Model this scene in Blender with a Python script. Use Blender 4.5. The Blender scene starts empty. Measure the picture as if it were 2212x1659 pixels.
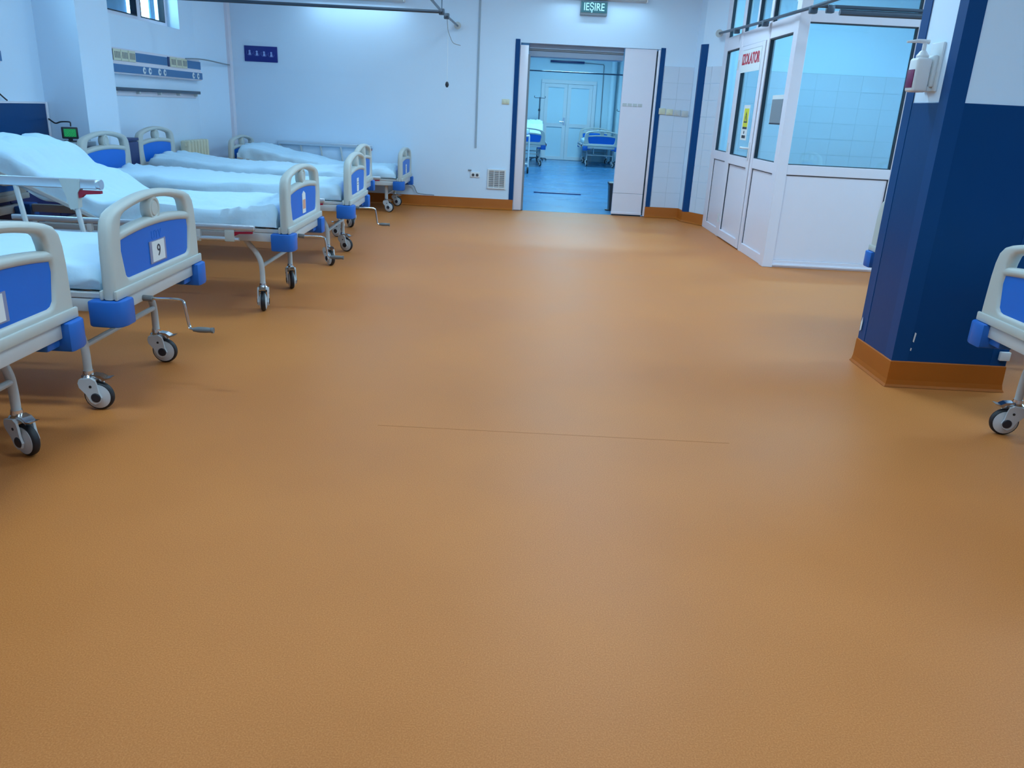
import bpy, bmesh, math, random
from mathutils import Vector, Matrix, noise

C = bpy.context.scene.collection
S = bpy.context.scene
PI = math.pi
rnd = random.Random(4)

# ------------------------------------------------------------------ camera, world, lights, exposure
F_PX, PITCH, ROLL, CAM_H = 1702.2, 0.3353, 0.0513, 1.317
cam = bpy.data.objects.new('camera', bpy.data.cameras.new('camera'))
C.objects.link(cam)
cam.data.sensor_width = 36.0
cam.data.lens = F_PX / 2212.0 * 36.0
cam.data.clip_start = 0.05
fw = Vector((0, math.cos(PITCH), -math.sin(PITCH)))
rt = Vector((1, 0, 0))
up = rt.cross(fw)
r2 = rt * math.cos(ROLL) + up * math.sin(ROLL)
u2 = up * math.cos(ROLL) - rt * math.sin(ROLL)
M = Matrix((r2, u2, -fw)).transposed().to_4x4()
M.translation = (0, 0, CAM_H)
cam.matrix_world = M
S.camera = cam

S.view_settings.view_transform = 'Standard'
S.view_settings.look = 'None'
S.view_settings.gamma = 1.0
S.view_settings.use_curve_mapping = False
S.view_settings.exposure = 0.14

wd = bpy.data.worlds.new('sky')
S.world = wd
wd.use_nodes = True
bg = wd.node_tree.nodes['Background']
bg.inputs[0].default_value = (0.40, 0.75, 1.0, 1)
bg.inputs[1].default_value = 10.0

WARD_TINT = (0.46, 0.77, 1.0)
FAR_TINT = (0.36, 0.77, 1.0)
WARD_W, FAR_W, ISO_W, WALL_W = 28.0, 90.0, 68.0, 6.0

# ------------------------------------------------------------------ materials
MATS = {}
def mat(name, col, rough=0.5, metal=0.0, spec=0.5, noise_amt=0.0, noise_scale=8.0, bump=0.0, bump_scale=60.0, coat=0.0):
    m = bpy.data.materials.new(name); m.use_nodes = True
    nt = m.node_tree; p = nt.nodes['Principled BSDF']
    p.inputs['Base Color'].default_value = (*col, 1)
    p.inputs['Roughness'].default_value = rough
    p.inputs['Metallic'].default_value = metal
    p.inputs['Specular IOR Level'].default_value = spec
    p.inputs['Coat Weight'].default_value = coat
    tc = nt.nodes.new('ShaderNodeTexCoord')
    if noise_amt:
        n = nt.nodes.new('ShaderNodeTexNoise'); n.inputs['Scale'].default_value = noise_scale
        n.inputs['Detail'].default_value = 5
        nt.links.new(tc.outputs['Object'], n.inputs['Vector'])
        mx = nt.nodes.new('ShaderNodeMix'); mx.data_type = 'RGBA'
        mx.inputs['A'].default_value = (*[max(0, c * (1 - noise_amt)) for c in col], 1)
        mx.inputs['B'].default_value = (*[min(1, c * (1 + noise_amt)) for c in col], 1)
        nt.links.new(n.outputs['Fac'], mx.inputs['Factor'])
        nt.links.new(mx.outputs['Result'], p.inputs['Base Color'])
    if bump:
        n2 = nt.nodes.new('ShaderNodeTexNoise'); n2.inputs['Scale'].default_value = bump_scale
        n2.inputs['Detail'].default_value = 3
        nt.links.new(tc.outputs['Object'], n2.inputs['Vector'])
        b = nt.nodes.new('ShaderNodeBump'); b.inputs['Strength'].default_value = bump
        b.inputs['Distance'].default_value = 0.01
        nt.links.new(n2.outputs['Fac'], b.inputs['Height'])
        nt.links.new(b.outputs['Normal'], p.inputs['Normal'])
    MATS[name] = m
    return m

def floor_mat(name, base, dark, light, rough, spec=0.22):
    m = mat(name, base, rough, spec=spec)
    nt = m.node_tree; p = nt.nodes['Principled BSDF']
    tc = nt.nodes.new('ShaderNodeTexCoord')
    n1 = nt.nodes.new('ShaderNodeTexNoise'); n1.inputs['Scale'].default_value = 250; n1.inputs['Detail'].default_value = 2
    n2 = nt.nodes.new('ShaderNodeTexNoise'); n2.inputs['Scale'].default_value = 1.6; n2.inputs['Detail'].default_value = 4
    for n in (n1, n2): nt.links.new(tc.outputs['Object'], n.inputs['Vector'])
    r1 = nt.nodes.new('ShaderNodeValToRGB')
    e = r1.color_ramp.elements
    e[0].position = 0.30; e[0].color = (*dark, 1); e[1].position = 0.72; e[1].color = (*light, 1)
    em = r1.color_ramp.elements.new(0.5); em.color = (*base, 1)
    nt.links.new(n1.outputs['Fac'], r1.inputs['Fac'])
    mx = nt.nodes.new('ShaderNodeMix'); mx.data_type = 'RGBA'; mx.blend_type = 'MULTIPLY'
    r2_ = nt.nodes.new('ShaderNodeValToRGB')
    r2_.color_ramp.elements[0].position = 0.35; r2_.color_ramp.elements[0].color = (0.90, 0.88, 0.85, 1)
    r2_.color_ramp.elements[1].position = 0.65; r2_.color_ramp.elements[1].color = (1, 1, 1, 1)
    nt.links.new(n2.outputs['Fac'], r2_.inputs['Fac'])
    mx.inputs['Factor'].default_value = 0.7
    nt.links.new(r1.outputs['Color'], mx.inputs['A']); nt.links.new(r2_.outputs['Color'], mx.inputs['B'])
    nt.links.new(mx.outputs['Result'], p.inputs['Base Color'])
    mr = nt.nodes.new('ShaderNodeMapRange'); mr.inputs['To Min'].default_value = rough - 0.07; mr.inputs['To Max'].default_value = rough + 0.08
    nt.links.new(n2.outputs['Fac'], mr.inputs['Value']); nt.links.new(mr.outputs['Result'], p.inputs['Roughness'])
    b = nt.nodes.new('ShaderNodeBump'); b.inputs['Strength'].default_value = 0.03; b.inputs['Distance'].default_value = 0.002
    nt.links.new(n1.outputs['Fac'], b.inputs['Height']); nt.links.new(b.outputs['Normal'], p.inputs['Normal'])
    return m

def glass_mat(name, tint, gloss=0.12, rough=0.02):
    m = bpy.data.materials.new(name); m.use_nodes = True
    nt = m.node_tree
    for n in list(nt.nodes):
        if n.type != 'OUTPUT_MATERIAL': nt.nodes.remove(n)
    out = [n for n in nt.nodes if n.type == 'OUTPUT_MATERIAL'][0]
    t = nt.nodes.new('ShaderNodeBsdfTransparent'); t.inputs[0].default_value = (*tint, 1)
    g = nt.nodes.new('ShaderNodeBsdfGlossy'); g.inputs['Roughness'].default_value = rough
    mx = nt.nodes.new('ShaderNodeMixShader'); mx.inputs[0].default_value = gloss
    nt.links.new(t.outputs[0], mx.inputs[1]); nt.links.new(g.outputs[0], mx.inputs[2]); nt.links.new(mx.outputs[0], out.inputs[0])
    MATS[name] = m
    return m

def emit_mat(name, col, st):
    m = bpy.data.materials.new(name); m.use_nodes = True
    p = m.node_tree.nodes['Principled BSDF']
    p.inputs['Base Color'].default_value = (*col, 1)
    p.inputs['Emission Color'].default_value = (*col, 1); p.inputs['Emission Strength'].default_value = st
    MATS[name] = m
    return m

wall_m = mat('painted_plaster', (0.68, 0.82, 0.97), 0.55, noise_amt=0.03, noise_scale=1.5, bump=0.04, bump_scale=35)
wallfar_m = mat('painted_plaster_pale_blue', (0.60, 0.78, 0.86), 0.5, noise_amt=0.02, noise_scale=1.5)
ceil_m = mat('ceiling_paint', (0.60, 0.64, 0.70), 0.8, noise_amt=0.02)
floor_m = floor_mat('orange_vinyl', (0.595, 0.195, 0.048), (0.525, 0.163, 0.037), (0.665, 0.245, 0.068), 0.45, 0.20)
floorb_m = floor_mat('blue_vinyl', (0.065, 0.235, 0.46), (0.05, 0.20, 0.41), (0.08, 0.28, 0.51), 0.24, 0.4)
base_m = mat('orange_skirting', (0.44, 0.112, 0.010), 0.45, spec=0.25, noise_amt=0.08, noise_scale=6)
blue_m = mat('blue_wall_paint', (0.002, 0.050, 0.175), 0.32, spec=0.15, noise_amt=0.05, noise_scale=3, bump=0.03, bump_scale=30)
guard_m = mat('blue_guard', (0.003, 0.058, 0.20), 0.38, spec=0.18, noise_amt=0.03)
trunk_m = mat('grey_trunking', (0.34, 0.42, 0.50), 0.5)
pvc_m = mat('white_pvc', (0.79, 0.745, 0.82), 0.28, noise_amt=0.015)
gasket_m = mat('black_gasket', (0.015, 0.03, 0.05), 0.6)
glass_m = glass_mat('clear_glass', (0.80, 0.94, 0.97), 0.10)
glassw_m = glass_mat('window_glass', (0.93, 0.98, 0.98), 0.08)
tile_m = mat('white_tile', (0.64, 0.71, 0.82), 0.14, noise_amt=0.03, noise_scale=4)
grout_m = mat('grout', (0.47, 0.56, 0.64), 0.8)
abs_m = mat('grey_abs_plastic', (0.51, 0.53, 0.50), 0.42, noise_amt=0.03, noise_scale=5)
panel_m = mat('blue_abs_panel', (0.005, 0.15, 0.62), 0.40, spec=0.28, noise_amt=0.03, noise_scale=4)
bump_m = mat('blue_bumper_plastic', (0.020, 0.135, 0.50), 0.40, spec=0.3, noise_amt=0.03)
steel_m = mat('painted_steel', (0.55, 0.56, 0.56), 0.35, noise_amt=0.03)
alu_m = mat('brushed_aluminium', (0.62, 0.68, 0.75), 0.30, metal=0.7)
chrome_m = mat('chrome', (0.70, 0.72, 0.75), 0.16, metal=1.0)
grip_m = mat('grip_grey', (0.16, 0.16, 0.16), 0.45)
tyre_m = mat('black_tyre', (0.012, 0.013, 0.018), 0.5, noise_amt=0.1)
whub_m = mat('white_castor_plastic', (0.60, 0.61, 0.63), 0.35)
sheet_m = mat('white_cotton_sheet', (0.60, 0.82, 0.97), 0.85, spec=0.2, bump=0.22, bump_scale=28)
red_m = mat('red_plastic', (0.33, 0.006, 0.03), 0.35)
dark_m = mat('dark_plastic', (0.018, 0.02, 0.03), 0.45)
rail_m = mat('dark_steel_tube', (0.09, 0.12, 0.16), 0.35, metal=0.6)
cream_m = mat('cream_plastic', (0.68, 0.66, 0.50), 0.4)
white_m = mat('white_plastic', (0.74, 0.76, 0.78), 0.35)
paper_m = mat('white_paper', (0.74, 0.74, 0.74), 0.7)
peach_m = mat('peach_print', (0.70, 0.33, 0.22), 0.6)
ink_m = mat('dark_ink', (0.03, 0.035, 0.05), 0.6)
redink_m = mat('red_ink', (0.52, 0.02, 0.05), 0.5)
yellow_m = mat('yellow_print', (0.72, 0.70, 0.03), 0.5)
sgrey_m = mat('grey_plate', (0.22, 0.25, 0.28), 0.4)
signblue_m = mat('sign_blue', (0.008, 0.02, 0.22), 0.35)
signw_m = mat('sign_icon', (0.30, 0.42, 0.75), 0.5)
signdim_m = mat('sign_icon_faint', (0.06, 0.10, 0.38), 0.5)
green_m = mat('sign_green', (0.010, 0.10, 0.12), 0.3)
greenletter_m = mat('sign_letter', (0.55, 0.82, 0.85), 0.4)
gas_m = mat('gas_panel_blue', (0.045, 0.16, 0.36), 0.35)
cab_m = mat('navy_laminate', (0.010, 0.025, 0.13), 0.4)
blind_m = mat('blue_blind', (0.16, 0.36, 0.58), 0.7)
screen_m = emit_mat('green_screen', (0.004, 0.20, 0.06), 0.4)
tube_m = emit_mat('lamp_diffuser', (0.80, 0.92, 1.0), 4.0)
soap_m = mat('wine_red_label', (0.16, 0.004, 0.07), 0.4)
bottle_m = mat('milky_plastic', (0.62, 0.68, 0.72), 0.4)
header_m = mat('grey_blue_header_shade', (0.30, 0.38, 0.50), 0.4)  # shade under the lintel mixed into the header's grey-blue
counter_m = mat('grey_worktop', (0.42, 0.50, 0.58), 0.35)
hole_m = mat('socket_hole', (0.06, 0.06, 0.07), 0.6)

# ------------------------------------------------------------------ mesh helpers
def new_bm(): return bmesh.new()

def to_mesh(name, bm, mats, smooth=True, angle=35):
    me = bpy.data.meshes.new(name)
    bmesh.ops.recalc_face_normals(bm, faces=bm.faces[:])
    bm.to_mesh(me); bm.free()
    for m in (mats if isinstance(mats, (list, tuple)) else [mats]): me.materials.append(m)
    if smooth:
        me.polygons.foreach_set('use_smooth', [True] * len(me.polygons))
        me.set_sharp_from_angle(angle=math.radians(angle))
    return me

def obj(name, me, parent=None, loc=(0, 0, 0), rot=(0, 0, 0), **props):
    o = bpy.data.objects.new(name, me); C.objects.link(o)
    o.location = loc; o.rotation_euler = rot
    if parent: o.parent = parent
    for k, v in props.items(): o[k] = v
    return o

def thing(name, label, cat, loc=(0, 0, 0), rotz=0, group=None):
    o = bpy.data.objects.new(name, None); C.objects.link(o)
    o.location = loc; o.rotation_euler = (0, 0, rotz)
    o.empty_display_size = 0.1
    o['label'] = label; o['category'] = cat
    if group: o['group'] = group
    return o

def box(bm, lo, hi, mi=0, bevel=0.0, seg=2):
    v = [bm.verts.new((x, y, z)) for x in (lo[0], hi[0]) for y in (lo[1], hi[1]) for z in (lo[2], hi[2])]
    fs = []
    for q in ((0, 1, 3, 2), (4, 6, 7, 5), (0, 4, 5, 1), (2, 3, 7, 6), (0, 2, 6, 4), (1, 5, 7, 3)):
        f = bm.faces.new([v[i] for i in q]); f.material_index = mi; fs.append(f)
    if bevel:
        es = list({e for f in fs for e in f.edges})
        r = bmesh.ops.bevel(bm, geom=es, offset=bevel, segments=seg, affect='EDGES', profile=0.5)
        for f in r['faces']: f.material_index = mi
    return fs

def prism(bm, pts, axis, a, b, mi=0):
    """extrude polygon pts (2D) along axis from a to b"""
    def P(p, t):
        if axis == 0: return (t, p[0], p[1])
        if axis == 1: return (p[0], t, p[1])
        return (p[0], p[1], t)
    A = [bm.verts.new(P(p, a)) for p in pts]; B = [bm.verts.new(P(p, b)) for p in pts]
    n = len(pts)
    fs = [bm.faces.new(A), bm.faces.new(B[::-1])]
    for i in range(n): fs.append(bm.faces.new((A[i], B[i], B[(i + 1) % n], A[(i + 1) % n])))
    for f in fs: f.material_index = mi
    return fs

def tube(bm, pts, r, n=10, mi=0, caps=True):
    pts = [Vector(p) for p in pts]
    rings = []
    t0 = (pts[1] - pts[0]).normalized()
    ref = Vector((0, 0, 1)) if abs(t0.z) < 0.9 else Vector((1, 0, 0))
    u = t0.cross(ref).normalized()
    for i, p in enumerate(pts):
        if i == 0: t = pts[1] - pts[0]
        elif i == len(pts) - 1: t = pts[-1] - pts[-2]
        else: t = (pts[i + 1] - p).normalized() + (p - pts[i - 1]).normalized()
        t.normalize()
        u = (u - t * u.dot(t)).normalized(); w = t.cross(u)
        rr = r[i] if isinstance(r, (list, tuple)) else r
        rings.append([bm.verts.new(p + (u * math.cos(2 * PI * k / n) + w * math.sin(2 * PI * k / n)) * rr) for k in range(n)])
    for a, b in zip(rings, rings[1:]):
        for k in range(n):
            f = bm.faces.new((a[k], a[(k + 1) % n], b[(k + 1) % n], b[k])); f.material_index = mi
    if caps:
        for q in (rings[0][::-1], rings[-1]):
            f = bm.faces.new(q); f.material_index = mi

def lathe(bm, prof, axis='y', n=28, c=(0, 0, 0), mi=0):
    """prof: (radius, t) closed at radius 0 ends allowed"""
    rings = []
    for r, t in prof:
        ring = []
        if r < 1e-6:
            p = {'x': (t, 0, 0), 'y': (0, t, 0), 'z': (0, 0, t)}[axis]
            ring = [bm.verts.new(Vector(p) + Vector(c))]
        else:
            for k in range(n):
                a = 2 * PI * k / n; ca, sa = r * math.cos(a), r * math.sin(a)
                p = {'x': (t, ca, sa), 'y': (ca, t, sa), 'z': (ca, sa, t)}[axis]
                ring.append(bm.verts.new(Vector(p) + Vector(c)))
        rings.append(ring)
    for a, b in zip(rings, rings[1:]):
        for k in range(n):
            k2 = (k + 1) % n
            if len(a) == 1 and len(b) == 1: continue
            if len(a) == 1: f = bm.faces.new((a[0], b[k], b[k2]))
            elif len(b) == 1: f = bm.faces.new((a[k], a[k2], b[0]))
            else: f = bm.faces.new((a[k], a[k2], b[k2], b[k]))
            f.material_index = mi

def bez(pts, steps=6):
    """Catmull-Rom through pts"""
    P = [Vector(p) for p in pts]; P = [2 * P[0] - P[1]] + P + [2 * P[-1] - P[-2]]
    out = []
    for i in range(1, len(P) - 2):
        for s in range(steps):
            t = s / steps
            a, b, c, d = P[i - 1], P[i], P[i + 1], P[i + 2]
            out.append(0.5 * ((2 * b) + (c - a) * t + (2 * a - 5 * b + 4 * c - d) * t * t + (3 * b - a - 3 * c + d) * t ** 3))
    out.append(P[-2])
    return out

def plate(loops, t, bevel, mats, name):
    """2D loops (first outer, then holes) in local (y,z) -> solid with rounded edges, thickness along x"""
    cu = bpy.data.curves.new(name, 'CURVE'); cu.dimensions = '2D'; cu.fill_mode = 'BOTH'
    cu.extrude = max(0.0005, t / 2 - bevel); cu.bevel_depth = bevel; cu.bevel_resolution = 3; cu.offset = -bevel
    for L in loops:
        s = cu.splines.new('POLY'); s.points.add(len(L) - 1); s.use_cyclic_u = True
        for p, q in zip(s.points, L): p.co = (q[0], q[1], 0, 1)
    o = bpy.data.objects.new('tmp', cu); C.objects.link(o)
    dg = bpy.context.evaluated_depsgraph_get()
    me = bpy.data.meshes.new_from_object(o.evaluated_get(dg))
    bpy.data.objects.remove(o)
    bm = bmesh.new(); bm.from_mesh(me); bpy.data.meshes.remove(me); bpy.data.curves.remove(cu)
    for v in bm.verts: x, y, z = v.co; v.co = (z, x, y)
    for f in bm.faces: f.material_index = 0
    bmesh.ops.remove_doubles(bm, verts=bm.verts[:], dist=1e-5)
    return bm

def text_bm(txt, size, depth=0.002, mi=0, bm=None, xf=None, sx=1.0, bold=0.0):
    """letters lying in local (x right, z up), facing -y, centred on the origin"""
    cu = bpy.data.curves.new('txt', 'FONT'); cu.body = txt; cu.size = size; cu.extrude = depth / 2; cu.offset = bold
    cu.align_x = 'CENTER'; cu.align_y = 'CENTER'; cu.resolution_u = 4
    o = bpy.data.objects.new('tmp', cu); C.objects.link(o)
    dg = bpy.context.evaluated_depsgraph_get()
    me = bpy.data.meshes.new_from_object(o.evaluated_get(dg))
    bpy.data.objects.remove(o); bpy.data.curves.remove(cu)
    b2 = bmesh.new(); b2.from_mesh(me); bpy.data.meshes.remove(me)
    for v in b2.verts:
        x, y, z = v.co; v.co = (x * sx, -z, y)
        if xf: v.co = xf(v.co)
    for f in b2.faces: f.material_index = mi
    if bm is None: return b2
    tmp = bpy.data.meshes.new('t'); b2.to_mesh(tmp); b2.free(); bm.from_mesh(tmp); bpy.data.meshes.remove(tmp)
    return bm

CACHE = {}
def cached(key, fn):
    if key not in CACHE: CACHE[key] = fn()
    return CACHE[key]

def struct(name, bm, m, parent=None, smooth=False, **kw):
    o = obj(name, to_mesh(name, bm, m, smooth), parent, **kw)
    if parent is None: o['kind'] = 'structure'
    return o

def wall_grid(x0, x1, ycuts, zcuts, holes):
    bm = new_bm()
    for a, b in zip(ycuts, ycuts[1:]):
        for c, d in zip(zcuts, zcuts[1:]):
            if any(h[0] <= a and b <= h[1] and h[2] <= c and d <= h[3] for h in holes): continue
            box(bm, (x0, a, c), (x1, b, d))
    bmesh.ops.remove_doubles(bm, verts=bm.verts[:], dist=1e-5)
    seen = {}
    for f in bm.faces: seen.setdefault(frozenset(v.index for v in f.verts), []).append(f)
    bm.verts.index_update()
    seen = {}
    for f in bm.faces: seen.setdefault(frozenset(v.index for v in f.verts), []).append(f)
    bmesh.ops.delete(bm, geom=[f for q in seen.values() if len(q) > 1 for f in q], context='FACES_ONLY')
    return bm

def boxes(lst, bevel=0.0):
    bm = new_bm()
    for lo, hi in lst: box(bm, lo, hi, 0, bevel)
    return bm

# ------------------------------------------------------------------ room shell
BY = 11.067          # face of the back wall
WX = -4.05           # face of the left wall
RX, FY, CZ = 6.2, -4.0, 3.3
FBY = 23.6           # far wall of the next ward
struct('floor', boxes([((WX - 0.4, FY - 0.3, -0.1), (RX + 0.4, BY + 0.05, 0))]), floor_m)
struct('floor', boxes([((-3.0, BY + 0.05, -0.1), (5.0, FBY + 0.3, 0.001))]), floorb_m)
struct('ceiling', boxes([((WX - 0.4, FY - 0.3, CZ), (RX + 0.4, FBY + 0.3, CZ + 0.15))]), ceil_m)

# left wall with two high windows
WZ0, WZ1 = 2.0, 3.05
wins = [(7.95, 9.89), (4.2, 6.4)]
struct('wall_left', wall_grid(WX - 0.3, WX, [FY - 0.3, 4.2, 6.4, 7.95, 9.89, BY + 0.4], [0, WZ0, WZ1, CZ], [(a, b, WZ0, WZ1) for a, b in wins]), wall_m)
# right wall with one window
struct('wall_right', wall_grid(RX, RX + 0.3, [FY - 0.3, 3.6, 6.6, BY + 0.4], [0, 1.2, 2.9, CZ], [(3.6, 6.6, 1.2, 2.9)]), wall_m)
struct('wall_front', boxes([((WX - 0.3, FY - 0.3, 0), (RX + 0.3, FY, CZ))]), wall_m)
# back wall with the doorway
DX0, DX1, DZ = -0.11, 1.70, 2.135
struct('wall_back', boxes([((WX - 0.3, BY, 0), (DX0, BY + 0.4, CZ)), ((DX1, BY, 0), (RX + 0.3, BY + 0.4, CZ)), ((DX0, BY, DZ), (DX1, BY + 0.4, CZ))]), wall_m)
# angled nib beside the isolation room
bm = new_bm(); prism(bm, [(2.16, BY), (2.18, 10.80), (2.40, 10.42), (2.55, 10.42), (2.55, BY)], 2, 0, CZ)
struct('wall_nib', bm, wall_m)
# pillar and corner pier on the left wall
struct('wall_pillar', boxes([((WX - 0.05, 6.98, 0), (-3.70, 7.52, CZ))]), wall_m)
bm = new_bm(); prism(bm, [(WX - 0.02, 10.2), (-3.90, 11.0), (-3.90, BY + 0.02), (WX - 0.02, BY + 0.02)], 2, 0, CZ)  # pier face slanted so its shape gives the corner a different shade
struct('wall_pier', bm, wall_m)
struct('trim_1', boxes([((-3.925, 10.97, 0.1), (-3.865, BY, CZ))], 0.004), pvc_m)   # boxed trunking in the corner
struct('trim_2', boxes([((-0.665, BY - 0.014, 0.80), (-0.640, BY, CZ))], 0.002), trunk_m)   # thin cable trunking

# skirting
def skirt(name, poly, h=0.14):
    bm = new_bm()
    n = len(poly)
    for i in range(n - 1):
        (x0, y0), (x1, y1) = poly[i], poly[i + 1]
        d = Vector((x1 - x0, y1 - y0)); nrm = Vector((d.y, -d.x)).normalized()
        prof = [(0.0, h), (0.006, h), (0.010, h - 0.01), (0.012, 0.05), (0.02, 0.022), (0.045, 0.004), (0.0, 0.002)]
        A = [bm.verts.new((x0 + nrm.x * a, y0 + nrm.y * a, z)) for a, z in prof]
        B = [bm.verts.new((x1 + nrm.x * a, y1 + nrm.y * a, z)) for a, z in prof]
        k = len(prof)
        for j in range(k): bm.faces.new((A[j], B[j], B[(j + 1) % k], A[(j + 1) % k]))
        bm.faces.new(A[::-1]); bm.faces.new(B)
    return struct(name, bm, base_m, smooth=True)
skirt('baseboard_back', [(-3.86, BY), (DX0 - 0.01, BY)])
skirt('baseboard_back_right', [(DX1, BY), (2.165, BY), (2.178, 10.80), (2.40, 10.42)])
skirt('baseboard_left', [(WX, FY), (WX, 6.98), (-3.70, 6.98), (-3.70, 7.52), (WX, 7.52), (WX, 10.2)])

# blue corner guards on the back wall
def guard(name, x0, x1, z0, z1):
    struct(name, boxes([((x0, BY - 0.012, z0), (x1, BY + 0.002, z1))], 0.003), guard_m)
guard('trim_3', -0.178, -0.118, 0.14, 2.175)
guard('trim_4', 1.705, 1.765, 0.14, 2.155)
bm = new_bm(); prism(bm, [(2.164, 10.83), (2.170, 10.79), (2.185, 10.768), (2.230, 10.698), (2.238, 10.704), (2.188, 10.80), (2.172, 10.83)], 2, 0.13, 2.20)
struct('trim_5', bm, guard_m)

# white tiles on the back wall between the guards and on the nib (each tile its own piece)
wb = bpy.data.objects['wall_back']; wn = bpy.data.objects['wall_nib']
def tile_mesh(w, h):
    def f():
        bm = new_bm(); box(bm, (-w / 2 + 0.0015, -0.004, -h / 2 + 0.002), (w / 2 - 0.0015, 0.0, h / 2 - 0.002))
        return to_mesh('tile', bm, tile_m, smooth=False)
    return cached(('tile', w, h), f)
TH = 0.2
struct('trim_6', boxes([((1.772, BY - 0.004, 0.14), (2.158, BY, 1.94))]), grout_m)
for r in range(9):
    for k in range(2):
        obj('tile', tile_mesh(0.193, TH), wb, (1.772 + 0.193 * (k + 0.5), BY - 0.003, 0.14 + TH * (r + 0.5)))
a0 = Vector((2.187, 10.788)); a1 = Vector((2.398, 10.424)); ln = (a1 - a0).length
ang = math.atan2(a1.y - a0.y, a1.x - a0.x)
for r in range(9):
    for k in range(2):
        p = a0 + (a1 - a0) * ((k + 0.5) / 2)
        obj('tile', tile_mesh(round(ln / 2, 3), TH), wn, (p.x, p.y, 0.14 + TH * (r + 0.5)), (0, 0, ang))

# ------------------------------------------------------------------ doorway to the next ward
d1 = obj('door_1', None, None); d1['kind'] = 'structure'
obj('casing', to_mesh('casing', boxes([((DX0, BY - 0.02, 0.01), (-0.005, BY + 0.06, DZ - 0.03))], 0.003), pvc_m), d1)
obj('jamb_seal', to_mesh('jamb_seal', boxes([((-0.005, BY + 0.03, 0.01), (0.022, BY + 0.40, 2.0))]), sgrey_m), d1)
for nm, lo, hi in (('track_cover', (0.0, BY + 0.10, 2.075), (1.243, BY + 0.30, DZ)), ('track_lip', (0.0, BY + 0.115, 2.055), (1.243, BY + 0.32, 2.075)), ('track_header', (0.0, BY + 0.13, 1.985), (1.243, BY + 0.38, 2.055))):
    obj(nm, to_mesh(nm, boxes([(lo, hi)], 0.004), header_m if nm != 'track_lip' else sgrey_m, smooth=False), d1)
obj('casing', to_mesh('casing', boxes([((1.674, BY - 0.01, 0.01), (1.70, BY + 0.10, DZ - 0.005))], 0.003), pvc_m), d1)
lf = new_bm()
box(lf, (1.245, BY + 0.01, 0.022), (1.655, BY + 0.05, 0.30), 0, 0.003)
box(lf, (1.245, BY + 0.01, 0.303), (1.655, BY + 0.05, DZ - 0.004), 0, 0.003)  # groove below this box shapes the tile line reflected in the leaf
box(lf, (1.243, BY + 0.006, 0.02), (1.657, BY + 0.052, 0.05), 0, 0.002)
obj('door_leaf', to_mesh('door_leaf', lf, pvc_m, smooth=False), d1)
obj('leaf_seal_shade', to_mesh('leaf_seal_shade', boxes([((1.25, BY + 0.012, 0.0), (1.65, BY + 0.045, 0.02)), ((1.657, BY + 0.012, 0.02), (1.672, BY + 0.05, DZ - 0.02))]), gasket_m), d1)  # black strip under the leaf paints its shadow; upright strip closes the side gap
st = new_bm()
for k in range(4): box(st, (1.27 + 0.068 * k, BY + 0.004, 1.425), (1.325 + 0.068 * k, BY + 0.011, 1.462), 0, 0.002)
obj('faded_sticker', to_mesh('faded_sticker', st, steel_m, smooth=False), d1)

# ------------------------------------------------------------------ high window with its frame and blind
def window(name, x, a, b, z0, z1, sgn, blind=True):
    w = obj(name, None, None); w['kind'] = 'structure'
    X0, X1 = sorted((x, x - sgn * 0.06))
    bm = new_bm(); t = 0.055; mid = a + (b - a) * (0.64 if blind else 0.5)
    box(bm, (X0, a, z0), (X1, b, z0 + t)); box(bm, (X0, a, z1 - t), (X1, b, z1))
    for q in (a, mid - 0.045, b - t): box(bm, (X0, q, z0 + t), (X1, q + (0.09 if q == mid - 0.045 else t), z1 - t))
    obj('frame', to_mesh('frame', bm, pvc_m, smooth=False), w)
    for p, q in ((a + t, mid - 0.045), (mid + 0.045, b - t)):
        bm = new_bm(); g = 0.012
        xa, xb = X0 - 0.002, X1 + 0.004
        box(bm, (xa, p, z0 + t), (xb, p + g, z1 - t)); box(bm, (xa, q - g, z0 + t), (xb, q, z1 - t))
        box(bm, (xa, p, z0 + t), (xb, q, z0 + t + g)); box(bm, (xa, p, z1 - t - g), (xb, q, z1 - t))
        obj('seal', to_mesh('seal', bm, gasket_m, smooth=False), w)
        bm = new_bm(); xm = (X0 + X1) / 2; box(bm, (xm - 0.003, p + g, z0 + t + g), (xm + 0.003, q - g, z1 - t - g))
        obj('pane', to_mesh('pane', bm, glassw_m, smooth=False), w)
    la = bpy.data.lights.new('window_portal', 'AREA'); la.shape = 'RECTANGLE'; la.size = z1 - z0; la.size_y = b - a; la.cycles.is_portal = True
    face = 1 if x < 0 else -1
    obj('window_portal', la, w, (x - face * 0.12, (a + b) / 2, (z0 + z1) / 2), (0, -face * PI / 2, 0))
    if blind:
        for (ya, yb) in ((a + 0.07, mid - 0.05), (mid + 0.05, mid + 0.05 + (b - mid) * 0.28), (b - 0.19, b - 0.07)):
            bm = new_bm(); n = 14; xo = X0 - 0.05
            pts = [(xo + 0.010 * math.sin(i * 1.9), ya + (yb - ya) * i / n) for i in range(n + 1)]
            for (p, q) in zip(pts, pts[1:]):
                f = [bm.verts.new((p[0], p[1], z0 + 0.02)), bm.verts.new((q[0], q[1], z0 + 0.02)), bm.verts.new((q[0], q[1], z1)), bm.verts.new((p[0], p[1], z1))]
                bm.faces.new(f)
            bmesh.ops.remove_doubles(bm, verts=bm.verts[:], dist=1e-5)
            bmesh.ops.solidify(bm, geom=bm.faces[:], thickness=0.004)
            obj('blind', to_mesh('blind', bm, blind_m), w)
    return w
window('window_1', WX - 0.14, 7.95, 9.89, WZ0, WZ1, 1)
window('window_2', WX - 0.14, 4.2, 6.4, WZ0, WZ1, 1, False)
window('window_3', RX + 0.20, 3.6, 6.6, 1.2, 2.9, 1, False)

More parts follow.
